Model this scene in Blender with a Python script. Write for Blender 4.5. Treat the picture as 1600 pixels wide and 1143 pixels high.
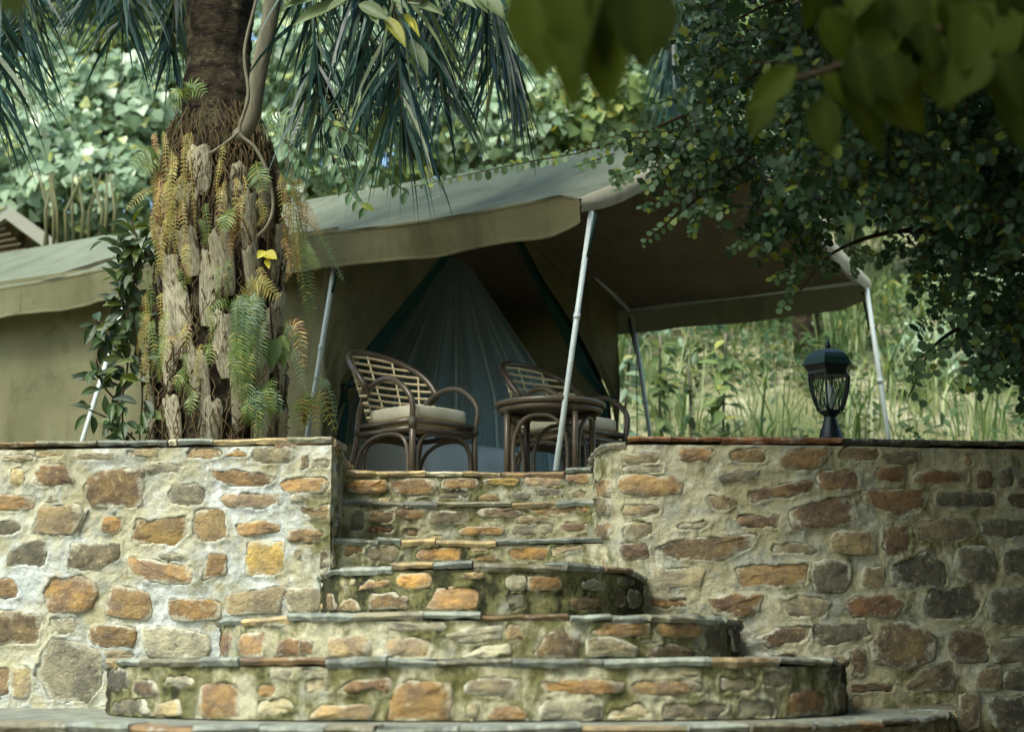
import bpy, math, random
import numpy as np
from mathutils import Vector, Matrix

for o in list(bpy.data.objects):
    bpy.data.objects.remove(o)
SC = bpy.context.scene
COL = SC.collection
R = random.Random(7)
NR = np.random.default_rng(7)

# ------------------------------------------------------------------ camera
F = 2667.0                       # focal length in photograph pixels (1600 wide) = 60 mm
PITCH = math.atan(468.5 / F)
cam = bpy.data.cameras.new('camera')
cam.lens = 60.0
cam.sensor_width = 36.0
cam.clip_end = 500
cam.dof.use_dof = True
cam.dof.focus_distance = 9.6
cam.dof.aperture_fstop = 1.8
camo = bpy.data.objects.new('camera', cam)
camo.rotation_euler = (math.pi / 2 + PITCH, 0, 0)
COL.objects.link(camo)
SC.camera = camo

# ------------------------------------------------------------------ light
SUN_EL, SUN_AZ = math.radians(52), math.radians(-38)   # azimuth of the sun seen from the scene: behind and left of the camera
sun_dir = Vector((math.sin(SUN_AZ) * math.cos(SUN_EL), -math.cos(SUN_AZ) * math.cos(SUN_EL), math.sin(SUN_EL)))
sun = bpy.data.lights.new('sun', 'SUN')
sun.energy = 1.45
sun.angle = math.radians(18)
sun.color = (1.0, 0.965, 0.90)
suno = bpy.data.objects.new('sun', sun)
suno.rotation_euler = (-sun_dir).to_track_quat('-Z', 'Y').to_euler()
COL.objects.link(suno)
W = bpy.data.worlds.new('World')
SC.world = W
W.use_nodes = True
nt = W.node_tree
sky = nt.nodes.new('ShaderNodeTexSky')
sky.sky_type = 'NISHITA'
sky.sun_disc = False
sky.sun_elevation = SUN_EL
sky.sun_rotation = math.atan2(sun_dir.x, sun_dir.y)
sky.air_density = 1.0
sky.dust_density = 4.0
sky.ozone_density = 1.0
bg = nt.nodes['Background']
bg.inputs['Strength'].default_value = 0.14
tint = nt.nodes.new('ShaderNodeMix'); tint.data_type = 'RGBA'; tint.blend_type = 'MULTIPLY'; tint.inputs[0].default_value = 1.0
tint.inputs[7].default_value = (0.84, 1.0, 0.94, 1)        # hazy tropical sky
nt.links.new(sky.outputs[0], tint.inputs[6]); nt.links.new(tint.outputs[2], bg.inputs[0])
SC.view_settings.view_transform = 'Standard'
SC.view_settings.look = 'None'
SC.view_settings.exposure = 1.29
SC.view_settings.gamma = 1.0
SC.cycles.max_bounces = 7
SC.cycles.diffuse_bounces = 3
SC.cycles.transmission_bounces = 4
SC.cycles.transparent_max_bounces = 10

# ------------------------------------------------------------------ helpers
def ray(px, py):
    u, v = (px - 800.0) / F, (571.5 - py) / F
    c, s = math.cos(PITCH), math.sin(PITCH)
    return Vector((u, c - v * s, s + v * c))
def P(px, py, d):                # the point seen at a pixel, d metres in front of the camera
    r = ray(px, py)
    return r * (d / r.y)
def Q(px, py, z):                # the point seen at a pixel, at height z
    r = ray(px, py)
    return r * (z / r.z)
def srgb(r, g, b):
    f = lambda c: (c / 255 / 12.92) if c / 255 <= 0.04045 else ((c / 255 + 0.055) / 1.055) ** 2.4
    return (f(r), f(g), f(b), 1.0)

class MB:                        # collects geometry for ONE mesh object
    def __init__(self):
        self.v, self.f = [], []
        self.at = {}             # name -> per-vertex values
    def add(self, vs, fs):
        n = len(self.v)
        self.v += [tuple(p) for p in vs]
        self.f += [tuple(i + n for i in f) for f in fs]
        return n
    def box(self, c, size, rot=None, taper=1.0):
        sx, sy, sz = size[0] / 2, size[1] / 2, size[2] / 2
        vs = []
        for z in (-1, 1):
            k = taper if z > 0 else 1.0
            for x, y in ((-1, -1), (1, -1), (1, 1), (-1, 1)):
                p = Vector((x * sx * k, y * sy * k, z * sz))
                if rot is not None: p = rot @ p
                vs.append(p + Vector(c))
        self.add(vs, [(3, 2, 1, 0), (4, 5, 6, 7), (0, 1, 5, 4), (1, 2, 6, 5), (2, 3, 7, 6), (3, 0, 4, 7)])
    def tube(self, pts, r, seg=8, cap=True, jit=0.0, rnd=None):
        pts = [Vector(p) for p in pts]
        n = len(pts)
        rr = r if isinstance(r, (list, tuple)) else [r] * n
        up = Vector((0, 0, 1))
        t0 = (pts[1] - pts[0]).normalized()
        if abs(t0.dot(up)) > 0.9: up = Vector((1, 0, 0))
        a = t0.cross(up).normalized()
        vs, fs = [], []
        for i in range(n):
            t = (pts[min(i + 1, n - 1)] - pts[max(i - 1, 0)]).normalized()
            a = (a - t * a.dot(t)).normalized()
            b = t.cross(a)
            for k in range(seg):
                an = 2 * math.pi * k / seg
                q = rr[i] * (1 + (rnd.uniform(-jit, jit) if rnd else 0))
                vs.append(pts[i] + (a * math.cos(an) + b * math.sin(an)) * q)
        for i in range(n - 1):
            for k in range(seg):
                k2 = (k + 1) % seg
                fs.append((i * seg + k, i * seg + k2, (i + 1) * seg + k2, (i + 1) * seg + k))
        if cap:
            fs.append(tuple(reversed(range(seg))))
            fs.append(tuple(range((n - 1) * seg, n * seg)))
        self.add(vs, fs)
    def lathe(self, prof, c, seg=16, flute=0.0, nfl=0, rot0=0.0):
        vs, fs = [], []
        for (r, z) in prof:
            for k in range(seg):
                an = 2 * math.pi * k / seg + rot0
                q = r * (1 - (flute if nfl and k % 2 else 0))
                vs.append((c[0] + q * math.cos(an), c[1] + q * math.sin(an), c[2] + z))
        for i in range(len(prof) - 1):
            for k in range(seg):
                k2 = (k + 1) % seg
                fs.append((i * seg + k, i * seg + k2, (i + 1) * seg + k2, (i + 1) * seg + k))
        fs.append(tuple(reversed(range(seg))))
        fs.append(tuple(range((len(prof) - 1) * seg, len(prof) * seg)))
        self.add(vs, fs)
    def mesh(self, name, m, smooth=True):
        me = bpy.data.meshes.new(name)
        me.from_pydata(self.v, [], self.f)
        me.materials.append(m)
        for k, vals in self.at.items():
            a = me.attributes.new(k, 'FLOAT', 'POINT')
            a.data.foreach_set('value', np.asarray(vals, dtype=np.float32))
        if smooth: me.polygons.foreach_set('use_smooth', [True] * len(me.polygons))
        me.update()
        return me
    def build(self, name, m, parent=None, smooth=True):
        return link(name, self.mesh(name, m, smooth), parent)

def link(name, me, parent=None):
    o = bpy.data.objects.new(name, me)
    COL.objects.link(o)
    if parent is not None:
        o.parent = parent
        if parent.type == 'EMPTY':          # parts are modelled in world coordinates
            o.matrix_parent_inverse = Matrix.LocRotScale(parent.location, parent.rotation_euler, parent.scale).inverted()
    return o
def np_mesh(name, V, T, m, attrs=None, smooth=True):     # numpy vertices + triangles or quads
    me = bpy.data.meshes.new(name)
    V = np.asarray(V, dtype=np.float32); T = np.asarray(T, dtype=np.int32)
    k = T.shape[1]
    me.vertices.add(len(V)); me.vertices.foreach_set('co', V.ravel())
    me.loops.add(T.size); me.loops.foreach_set('vertex_index', T.ravel())
    me.polygons.add(len(T))
    me.polygons.foreach_set('loop_start', np.arange(0, T.size, k, dtype=np.int32))
    me.polygons.foreach_set('loop_total', np.full(len(T), k, dtype=np.int32))
    if smooth: me.polygons.foreach_set('use_smooth', np.ones(len(T), dtype=bool))
    me.materials.append(m)
    for n, vals in (attrs or {}).items():
        a = me.attributes.new(n, 'FLOAT', 'POINT')
        a.data.foreach_set('value', np.asarray(vals, dtype=np.float32))
    me.update(calc_edges=True)
    return me
def empty(name, loc, label=None, cat=None, group=None, rz=0.0):
    o = bpy.data.objects.new(name, None)
    o.location = loc; o.rotation_euler = (0, 0, rz); o.empty_display_size = 0.1
    COL.objects.link(o)
    return tag(o, label, cat, group)
def tag(o, label=None, cat=None, group=None, kind=None):
    if label: o['label'] = label
    if cat: o['category'] = cat
    if group: o['group'] = group
    if kind: o['kind'] = kind
    return o
def spline(pts, n):              # Catmull-Rom through control points -> n points
    pts = [Vector(p) for p in pts]
    if len(pts) == 2: return [pts[0].lerp(pts[1], i / (n - 1)) for i in range(n)]
    ext = [pts[0] * 2 - pts[1]] + pts + [pts[-1] * 2 - pts[-2]]
    out = []
    for i in range(n):
        u = i / (n - 1) * (len(pts) - 1)
        k = min(int(u), len(pts) - 2); t = u - k
        a, b, c, d = ext[k:k + 4]
        out.append(0.5 * ((2 * b) + (c - a) * t + (2 * a - 5 * b + 4 * c - d) * t * t + (3 * b - a - 3 * c + d) * t ** 3))
    return out

# ------------------------------------------------------------------ materials
class NT:
    def __init__(self, name):
        self.m = bpy.data.materials.new(name); self.m.use_nodes = True
        self.t = self.m.node_tree; self.n = self.t.nodes
        self.b = self.n['Principled BSDF']; self.out = self.n['Material Output']
    def new(self, ty, **kw):
        x = self.n.new('ShaderNode' + ty)
        for k, v in kw.items(): setattr(x, k, v)
        return x
    def lk(self, a, b): self.t.links.new(a, b)
    def val(self, sock, v):
        if hasattr(v, 'is_linked') or isinstance(v, bpy.types.NodeSocket): self.lk(v, sock)
        else: sock.default_value = v
    def coord(self, scale=(1, 1, 1), kind='Object', rand=False):
        tc = self.new('TexCoord'); mp = self.new('Mapping')
        mp.inputs['Scale'].default_value = scale
        self.lk(tc.outputs[kind], mp.inputs['Vector'])
        if rand:
            oi = self.new('ObjectInfo'); mu = self.math('MULTIPLY', oi.outputs['Random'], 37.0)
            self.lk(mu, mp.inputs['Location'])
        return mp.outputs[0]
    def noise(self, vec, scale, detail=4, rough=0.55, dist=0.0):
        x = self.new('TexNoise'); x.inputs['Scale'].default_value = scale
        x.inputs['Detail'].default_value = detail; x.inputs['Roughness'].default_value = rough
        x.inputs['Distortion'].default_value = dist
        if vec is not None: self.lk(vec, x.inputs['Vector'])
        return x.outputs['Fac']
    def math(self, op, a, b=0.0, clamp=False):
        x = self.new('Math', operation=op, use_clamp=clamp)
        self.val(x.inputs[0], a); self.val(x.inputs[1], b)
        return x.outputs[0]
    def step(self, v, lo, hi):
        x = self.new('MapRange'); x.clamp = True; x.interpolation_type = 'SMOOTHSTEP'
        self.val(x.inputs['Value'], v); x.inputs['From Min'].default_value = lo; x.inputs['From Max'].default_value = hi
        return x.outputs[0]
    def mix(self, f, a, b, mode='MIX'):
        x = self.new('Mix', data_type='RGBA', blend_type=mode); x.clamp_factor = True
        self.val(x.inputs[0], f); self.val(x.inputs[6], a); self.val(x.inputs[7], b)
        return x.outputs[2]
    def hsv(self, c, h=0.5, s=1.0, v=1.0):
        x = self.new('HueSaturation')
        self.val(x.inputs['Hue'], h); self.val(x.inputs['Saturation'], s); self.val(x.inputs['Value'], v); self.val(x.inputs['Color'], c)
        return x.outputs[0]
    def attr(self, name, out='Fac'):
        x = self.new('Attribute'); x.attribute_name = name
        return x.outputs[out]
    def bump(self, h, strength=0.4, dist=0.01):
        x = self.new('Bump'); x.inputs['Strength'].default_value = strength; x.inputs['Distance'].default_value = dist
        self.lk(h, x.inputs['Height']); self.lk(x.outputs[0], self.b.inputs['Normal'])
        return x.outputs[0]
    def done(self, col, rough=0.8, spec=0.3):
        self.val(self.b.inputs['Base Color'], col); self.val(self.b.inputs['Roughness'], rough)
        self.b.inputs['Specular IOR Level'].default_value = spec
        return self.m

def stone_material():
    n = NT('field_stone')
    oi = n.new('ObjectInfo')
    v1 = n.coord(rand=True); vs = n.coord((2, 2, 7), rand=True)
    big = n.noise(v1, 7, 6, 0.65); fine = n.noise(v1, 34, 5, 0.7); strata = n.noise(vs, 3.2, 4, 0.6, 0.6)
    c = n.mix(n.step(big, 0.36, 0.66), n.hsv(oi.outputs['Color'], 0.495, 0.8, 0.62), n.hsv(oi.outputs['Color'], 0.502, 1.0, 1.2))
    c = n.mix(n.math('MULTIPLY', n.step(strata, 0.5, 0.66), 0.35), c, n.hsv(oi.outputs['Color'], 0.5, 0.55, 0.5))
    c = n.mix(n.math('MULTIPLY', n.step(fine, 0.54, 0.70), 0.5), c, srgb(190, 178, 140))
    edge = n.attr('edge')
    sm = n.math('ADD', n.math('MULTIPLY', edge, 0.30), n.noise(v1, 9, 6, 0.75))
    smear = n.math('MULTIPLY', n.step(sm, 0.66, 0.84), oi.outputs['Alpha'])
    c = n.mix(smear, c, srgb(194, 190, 168))
    lich = n.noise(v1, 15, 4, 0.7)
    c = n.mix(n.math('MULTIPLY', n.step(lich, 0.6, 0.72), 0.55), c, srgb(70, 62, 48))
    h = n.math('ADD', n.math('MULTIPLY', n.noise(v1, 16, 8, 0.68), 1.0), n.math('MULTIPLY', strata, 0.22))
    n.bump(h, 1.0, 0.03)
    return n.done(c, 0.82, 0.25)
def mortar_material():
    n = NT('lime_mortar')
    v = n.coord(); vz = n.coord((1, 1, 0.22))
    a = n.noise(v, 3.0, 6, 0.62); b = n.noise(v, 13, 7, 0.72); s = n.noise(vz, 6.5, 5, 0.6); f = n.noise(v, 95, 4, 0.75)
    c = n.mix(n.step(a, 0.36, 0.62), srgb(174, 166, 130), srgb(200, 193, 162))
    c = n.mix(n.math('MULTIPLY', n.step(n.noise(v, 4.6, 6, 0.65, 0.5), 0.48, 0.62), 0.75), c, srgb(160, 162, 150))
    c = n.mix(n.math('MULTIPLY', n.step(b, 0.54, 0.66), 0.7), c, srgb(222, 220, 206))
    c = n.mix(n.math('MULTIPLY', n.step(n.noise(v, 28, 6, 0.75, 0.3), 0.55, 0.68), 0.55), c, srgb(140, 130, 104))
    c = n.mix(n.math('MULTIPLY', n.step(f, 0.54, 0.74), 0.4), c, srgb(124, 114, 90))
    c = n.mix(n.math('MULTIPLY', n.step(s, 0.55, 0.69), 0.5), c, srgb(118, 114, 90))
    lime_skylight = n.math('ADD', n.attr('lime_skylight'), n.math('SUBTRACT', n.noise(v, 4.2, 7, 0.7, 0.4), 0.5))     # worn whitewash, plus cool skylight painted in, most on the left wall
    c = n.mix(n.math('MULTIPLY', n.step(lime_skylight, 0.28, 0.52), 0.85), c, n.mix(n.step(b, .4, .62), srgb(196, 200, 196), srgb(226, 229, 226)))
    moss = n.attr('moss')
    mm = n.math('ADD', moss, n.math('ADD', n.math('MULTIPLY', n.math('SUBTRACT', n.noise(v, 6.5, 7, 0.7), 0.5), 1.5), n.math('MULTIPLY', n.math('SUBTRACT', n.noise(vz, 9, 5, 0.65), 0.5), 1.1)))
    c = n.mix(n.math('MULTIPLY', n.step(mm, 0.28, 0.56), 0.85), c, srgb(102, 100, 50))
    c = n.mix(n.math('MULTIPLY', n.step(mm, 0.56, 0.80), 0.9), c, srgb(44, 46, 30))
    h = n.math('ADD', n.math('MULTIPLY', n.noise(v, 22, 8, 0.74), 1.0), n.math('MULTIPLY', f, 0.4))
    n.bump(h, 1.0, 0.024)
    return n.done(c, 0.9, 0.2)
def slate_material():
    n = NT('edging_slate')
    oi = n.new('ObjectInfo')
    v = n.coord(rand=True)
    c = n.mix(n.step(n.noise(v, 8, 6, 0.65), 0.35, 0.65), n.hsv(oi.outputs['Color'], 0.5, 0.8, 0.6), n.hsv(oi.outputs['Color'], 0.5, 1.0, 1.25))
    c = n.mix(n.math('MULTIPLY', n.step(n.noise(v, 22, 5, 0.7), 0.54, 0.68), 0.6), c, srgb(186, 182, 164))
    c = n.mix(n.math('MULTIPLY', n.step(n.noise(v, 6, 4, 0.6), 0.56, 0.68), 0.6), c, srgb(92, 92, 50))
    n.bump(n.noise(v, 24, 8, 0.7), 0.9, 0.012)
    return n.done(c, 0.75, 0.35)
def ground_material(name, c1, c2, c3, scale=3.0, bump=0.03):
    n = NT(name)
    v = n.coord()
    c = n.mix(n.step(n.noise(v, scale, 6, 0.65), 0.38, 0.62), c1, c2)
    c = n.mix(n.math('MULTIPLY', n.step(n.noise(v, scale * 0.45, 5, 0.6), 0.5, 0.64), 0.75), c, c3)
    n.bump(n.noise(v, scale * 6, 8, 0.7), 0.8, bump)
    return n.done(c, 0.95, 0.1)
def canvas_material(name, col, stain, trans=0.0, weave=320.0, sheen=0.0, streak=0.5):
    n = NT(name)
    v = n.coord(); vz = n.coord((1, 1, 0.18))
    c = n.mix(n.step(n.noise(v, 1.7, 5, 0.6), 0.35, 0.65), n.hsv(col, 0.5, 1.0, 0.86), n.hsv(col, 0.5, 0.95, 1.1))
    c = n.mix(n.math('MULTIPLY', n.step(n.noise(vz, 4.5, 5, 0.62), 0.5, 0.68), streak), c, stain)
    c = n.mix(n.math('MULTIPLY', n.step(n.noise(v, 26, 5, 0.7), 0.58, 0.72), 0.28), c, stain)
    c = n.mix(n.math('MULTIPLY', n.step(n.noise(v, 3.1, 7, 0.72, 0.6), 0.54, 0.68), streak * .9), c, n.hsv(stain, 0.5, .8, .8))
    c = n.mix(n.math('MULTIPLY', n.step(n.noise(v, 70, 4, 0.75), 0.60, 0.72), 0.35), c, n.hsv(stain, 0.5, .7, .6))
    w = n.noise(v, weave, 2, 0.5)
    h = n.math('ADD', n.math('MULTIPLY', w, 0.10), n.math('ADD', n.noise(v, 5.0, 3, 0.5), n.math('MULTIPLY', n.noise(n.coord((1, 1, .35)), 16, 3, 0.5, .8), .35)))
    bp = n.bump(h, 0.5, 0.03)
    m = n.done(c, 0.85, 0.2)
    if trans > 0:
        tr = n.new('BsdfTranslucent'); n.lk(c, tr.inputs['Color'])
        mx = n.new('MixShader'); mx.inputs[0].default_value = trans
        n.lk(n.b.outputs[0], mx.inputs[1]); n.lk(tr.outputs[0], mx.inputs[2]); n.lk(mx.outputs[0], n.out.inputs['Surface'])
    return m
def leaf_material(name, dark, light, third=None, trans=0.35, rough=0.5, spec=0.4, thirdamt=0.25, bumpy=True):
    # colour of each leaf from its own 'rnd' attribute (joined crowns) plus the object's random number
    n = NT(name)
    oi = n.new('ObjectInfo')
    r = n.math('FRACT', n.math('ADD', n.attr('rnd'), n.math('MULTIPLY', oi.outputs['Random'], 0.97)))
    c = n.mix(r, dark, light)
    if third is not None:
        r2 = n.math('FRACT', n.math('MULTIPLY', r, 7.31))
        c = n.mix(n.step(r2, 1 - thirdamt, 1 - thirdamt + 0.05), c, third)
    v = n.coord()
    c = n.hsv(c, 0.5, 1.0, n.math('ADD', 0.72, n.math('MULTIPLY', n.noise(v, 19, 3, 0.6), 0.56)))
    mid = n.attr('mid')
    c = n.mix(n.math('MULTIPLY', mid, 0.35), c, light)
    if bumpy: n.bump(n.noise(v, 60, 3, 0.6), 0.3, 0.004)
    m = n.done(c, rough, spec)
    tr = n.new('BsdfTranslucent')
    n.lk(n.hsv(c, 0.485, 1.25, 1.25), tr.inputs['Color'])
    mx = n.new('MixShader'); mx.inputs[0].default_value = trans
    n.lk(n.b.outputs[0], mx.inputs[1]); n.lk(tr.outputs[0], mx.inputs[2]); n.lk(mx.outputs[0], n.out.inputs['Surface'])
    return m
def plain(name, col, rough=0.5, spec=0.5, metal=0.0, var=0.25, scale=20.0, bump=0.2, bd=0.003, stretch=(1, 1, 1)):
    n = NT(name)
    v = n.coord(stretch)
    c = n.hsv(col, 0.5, 1.0, n.math('ADD', 1 - var, n.math('MULTIPLY', n.noise(v, scale, 5, 0.65), 2 * var)))
    if bump: n.bump(n.noise(v, scale * 3, 5, 0.65), bump, bd)
    m = n.done(c, rough, spec)
    n.b.inputs['Metallic'].default_value = metal
    return m

M_STONE, M_MORTAR, M_SLATE = stone_material(), mortar_material(), slate_material()
# ================================================================== stone walls and stairs
PAL = {'O': (158, 116, 64), 'B': (130, 104, 70), 'R': (136, 90, 56), 'G': (126, 120, 98), 'D': (98, 92, 76), 'T': (168, 146, 102),
       'W': (186, 178, 148), 'Y': (172, 138, 66), 'L': (178, 126, 58), 'K': (78, 74, 64), 'S': (128, 132, 120)}
class Face:                       # a vertical face over a plan curve, seen from the side of the camera
    def __init__(self, pts, z0, z1):
        self.p = [Vector((a[0], a[1])) for a in pts]
        self.s = [0.0]
        for a, b in zip(self.p, self.p[1:]): self.s.append(self.s[-1] + (b - a).length)
        self.len = self.s[-1]; self.z0, self.z1 = z0, z1
        self.stones = []
        ns = []
        for a, b in zip(self.p, self.p[1:]):
            t = (b - a).normalized(); ns.append(Vector((t.y, -t.x)))
        self.vn = [ns[0]] + [(a + b).normalized() for a, b in zip(ns, ns[1:])] + [ns[-1]]
    def at(self, s):
        s = min(max(s, 0.0), self.len)
        k = 0
        while k < len(self.s) - 2 and self.s[k + 1] < s: k += 1
        t = (s - self.s[k]) / max(self.s[k + 1] - self.s[k], 1e-9)
        return self.p[k].lerp(self.p[k + 1], t), self.vn[k].lerp(self.vn[k + 1], t).normalized()
    def pos(self, s, z, d=0.0):
        p, n = self.at(s)
        return Vector((p.x + n.x * d, p.y + n.y * d, z))
    def hit(self, px, py):
        r = ray(px, py); best = None
        for k in range(len(self.p) - 1):
            a, b = self.p[k], self.p[k + 1]
            d = b - a; den = r.x * d.y - r.y * d.x
            if abs(den) < 1e-9: continue
            t = (a.x * d.y - a.y * d.x) / den
            u = (a.x * r.y - a.y * r.x) / den
            if -1e-6 <= u <= 1 + 1e-6 and t > 0 and (best is None or t < best[0]):
                best = (t, self.s[k] + u * (self.s[k + 1] - self.s[k]))
        if best is None:          # past the outline: the nearest point in angle
            k = min(range(len(self.p)), key=lambda i: abs(self.p[i].x / self.p[i].y - r.x / r.y))
            return self.s[k], r.z * self.p[k].y / r.y
        return best[1], r.z * best[0]

def outline(face, shape, rnd):
    if len(shape) == 4 and not isinstance(shape[0], tuple):
        x0, y0, x1, y1 = shape
        w, h = x1 - x0, y1 - y0
        j = lambda k: rnd.uniform(-1, 1) * k
        c = 0.13
        px = [(x0 + w * rnd.uniform(0, c), y0 + h * rnd.uniform(0, c)), (x0 + w * .35, y0 + j(.05) * h), (x0 + w * .7, y0 + j(.05) * h),
              (x1 - w * rnd.uniform(0, c), y0 + h * rnd.uniform(0, c)), (x1 + j(.02) * w, y0 + h * .5),
              (x1 - w * rnd.uniform(0, c), y1 - h * rnd.uniform(0, c)), (x0 + w * .65, y1 + j(.05) * h), (x0 + w * .3, y1 + j(.05) * h),
              (x0 + w * rnd.uniform(0, c), y1 - h * rnd.uniform(0, c)), (x0 + j(.02) * w, y0 + h * .5)]
    else:
        px = []
        for a, b in zip(shape, shape[1:] + shape[:1]):
            px += [a, ((a[0] + b[0]) / 2 + rnd.uniform(-2, 2), (a[1] + b[1]) / 2 + rnd.uniform(-2, 2))]
    q = [face.hit(*p) for p in px]
    out = []
    for i in range(len(q)):                                   # cut the corners once
        a, b = q[i], q[(i + 1) % len(q)]
        out.append((a[0] * .9 + b[0] * .1 + rnd.uniform(-.005, .005), a[1] * .9 + b[1] * .1 + rnd.uniform(-.005, .005)))
        if rnd.random() < 0.55: out.append((a[0] * .3 + b[0] * .7 + rnd.uniform(-.003, .003), a[1] * .3 + b[1] * .7 + rnd.uniform(-.003, .003)))
    return out

def add_stone(face, shape, code, parent, rnd, name='stone', raw=False):
    o2 = list(shape) if raw else outline(face, shape, rnd)
    area = sum(a[0] * b[1] - b[0] * a[1] for a, b in zip(o2, o2[1:] + o2[:1]))
    if area < 0: o2.reverse()
    lo, hi = face.z0 + 0.004, face.z1 - 0.006
    o2 = [(min(max(s, 0.004), face.len - 0.004), min(max(z, lo), hi)) for s, z in o2]
    if max(z for s, z in o2) - min(z for s, z in o2) < 0.012: return None
    cs, cz = sum(p[0] for p in o2) / len(o2), sum(p[1] for p in o2) / len(o2)
    face.stones.append(o2)
    n = len(o2)
    d0 = rnd.uniform(-0.006, 0.008) - (.003 if raw else 0)
    m = MB(); edge = []
    tx, tz = rnd.uniform(-.05, .05), rnd.uniform(-.06, .06)
    rings = ((1.06, -0.05, 1.0, 0), (1.04, d0, 1.0, .002), (0.93, d0 + 0.006, 0.8, .004), (0.52, d0 + 0.009, 0.1, .006))
    for k, d, e, jj in rings:
        vs = []
        for s, z in o2:
            s2, z2 = cs + (s - cs) * k, cz + (z - cz) * k
            dd = d + rnd.uniform(-jj, jj) + ((s2 - cs) * tx + (z2 - cz) * tz if k < 1.02 else 0)
            vs.append(face.pos(s2, z2, dd)); edge.append(e)
        m.add(vs, [])
    m.add([face.pos(cs, cz, d0 + 0.009)], []); edge.append(0.0)
    for r in range(3):
        for i in range(n):
            j = (i + 1) % n
            m.f.append((r * n + i, r * n + j, (r + 1) * n + j, (r + 1) * n + i))
    for i in range(n): m.f.append((3 * n + i, 3 * n + (i + 1) % n, 4 * n))
    m.at['edge'] = edge
    o = m.build(name, M_STONE, parent)
    c = PAL[code[0]]
    if len(code) > 1 and code[1] in PAL:
        c2 = PAL[code[1]]; c = tuple(a * .55 + b * .45 for a, b in zip(c, c2))
    c = tuple(a * .74 + b * .26 for a, b in zip(c, (146, 136, 108)))
    k = rnd.uniform(0.86, 1.14)
    col = srgb(*[min(255, x * k) for x in c])
    o.color = (col[0], col[1], col[2], 0.9 if 'W' in code else rnd.uniform(0.5, 1.0))
    return o

def vnoise(a, b, seed, f):        # smooth value noise on numpy arrays
    rg = np.random.default_rng(seed); G = rg.uniform(-1, 1, (64, 64))
    x, y = a * f, b * f
    i, j = np.floor(x).astype(int), np.floor(y).astype(int)
    u, v = x - i, y - j
    u = u * u * (3 - 2 * u); v = v * v * (3 - 2 * v)
    g = lambda p, q: G[p % 64, q % 64]
    return (g(i, j) * (1 - u) + g(i + 1, j) * u) * (1 - v) + (g(i, j + 1) * (1 - u) + g(i + 1, j + 1) * u) * v

def mortar_mesh(name, face, moss, res=0.009, seed=1, lime_skylight=0.12):
    ns, nz = max(int(face.len / res), 8), max(int((face.z1 - face.z0) / res), 4)
    S, Z = np.meshgrid(np.linspace(0, face.len, ns), np.linspace(face.z0, face.z1, nz))
    D = 0.007 * vnoise(S, Z, seed, 3.1) + 0.006 * vnoise(S, Z, seed + 1, 9.0) + 0.005 * vnoise(S, Z, seed + 2, 26.0) + 0.0035 * vnoise(S, Z, seed + 3, 60.0)
    ds, dz = face.len / (ns - 1), (face.z1 - face.z0) / (nz - 1)
    for st in face.stones:
        a = np.array(st); mg = 0.05
        i0, i1 = max(int((a[:, 0].min() - mg) / ds), 0), min(int((a[:, 0].max() + mg) / ds) + 2, ns)
        j0, j1 = max(int((a[:, 1].min() - face.z0 - mg) / dz), 0), min(int((a[:, 1].max() - face.z0 + mg) / dz) + 2, nz)
        if i1 <= i0 or j1 <= j0: continue
        s, z = S[j0:j1, i0:i1], Z[j0:j1, i0:i1]
        dist = np.full(s.shape, 9.0); ins = np.zeros(s.shape, bool)
        for p, q in zip(a, np.roll(a, -1, 0)):
            e = q - p; L = e @ e + 1e-12
            t = np.clip(((s - p[0]) * e[0] + (z - p[1]) * e[1]) / L, 0, 1)
            dist = np.minimum(dist, np.hypot(s - p[0] - t * e[0], z - p[1] - t * e[1]))
            cr = ((p[1] > z) != (q[1] > z)) & (s < (q[0] - p[0]) * (z - p[1]) / (q[1] - p[1] + 1e-12) + p[0])
            ins ^= cr
        sd = np.where(ins, -dist, dist)
        sd = sd + 0.010 * vnoise(s, z, seed + 5, 21.0) + 0.005 * vnoise(s, z, seed + 6, 55.0)   # mortar creeps over the edges
        lip = 0.007 * np.exp(-((sd - 0.004) / 0.009) ** 2)
        sub = D[j0:j1, i0:i1]
        sub += lip
        sub[sd < -0.008] = -0.03
    P0 = np.array([face.at(x)[0][:] for x in S[0]]); N0 = np.array([face.at(x)[1][:] for x in S[0]])
    V = np.empty((nz, ns, 3))
    V[..., 0] = P0[None, :, 0] + N0[None, :, 0] * D; V[..., 1] = P0[None, :, 1] + N0[None, :, 1] * D; V[..., 2] = Z
    idx = np.arange(ns * nz).reshape(nz, ns)
    T = np.stack([idx[:-1, :-1], idx[:-1, 1:], idx[1:, 1:], idx[1:, :-1]], -1).reshape(-1, 4)
    mo = moss(S, Z, V) + 0.15 * vnoise(S, Z, seed + 9, 1.7)
    me = np_mesh(name, V.reshape(-1, 3), T, M_MORTAR, {'moss': mo.ravel(), 'lime_skylight': np.full(mo.size, lime_skylight) + .12 * vnoise(S, Z, seed + 11, 2.3).ravel()})
    return me

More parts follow.
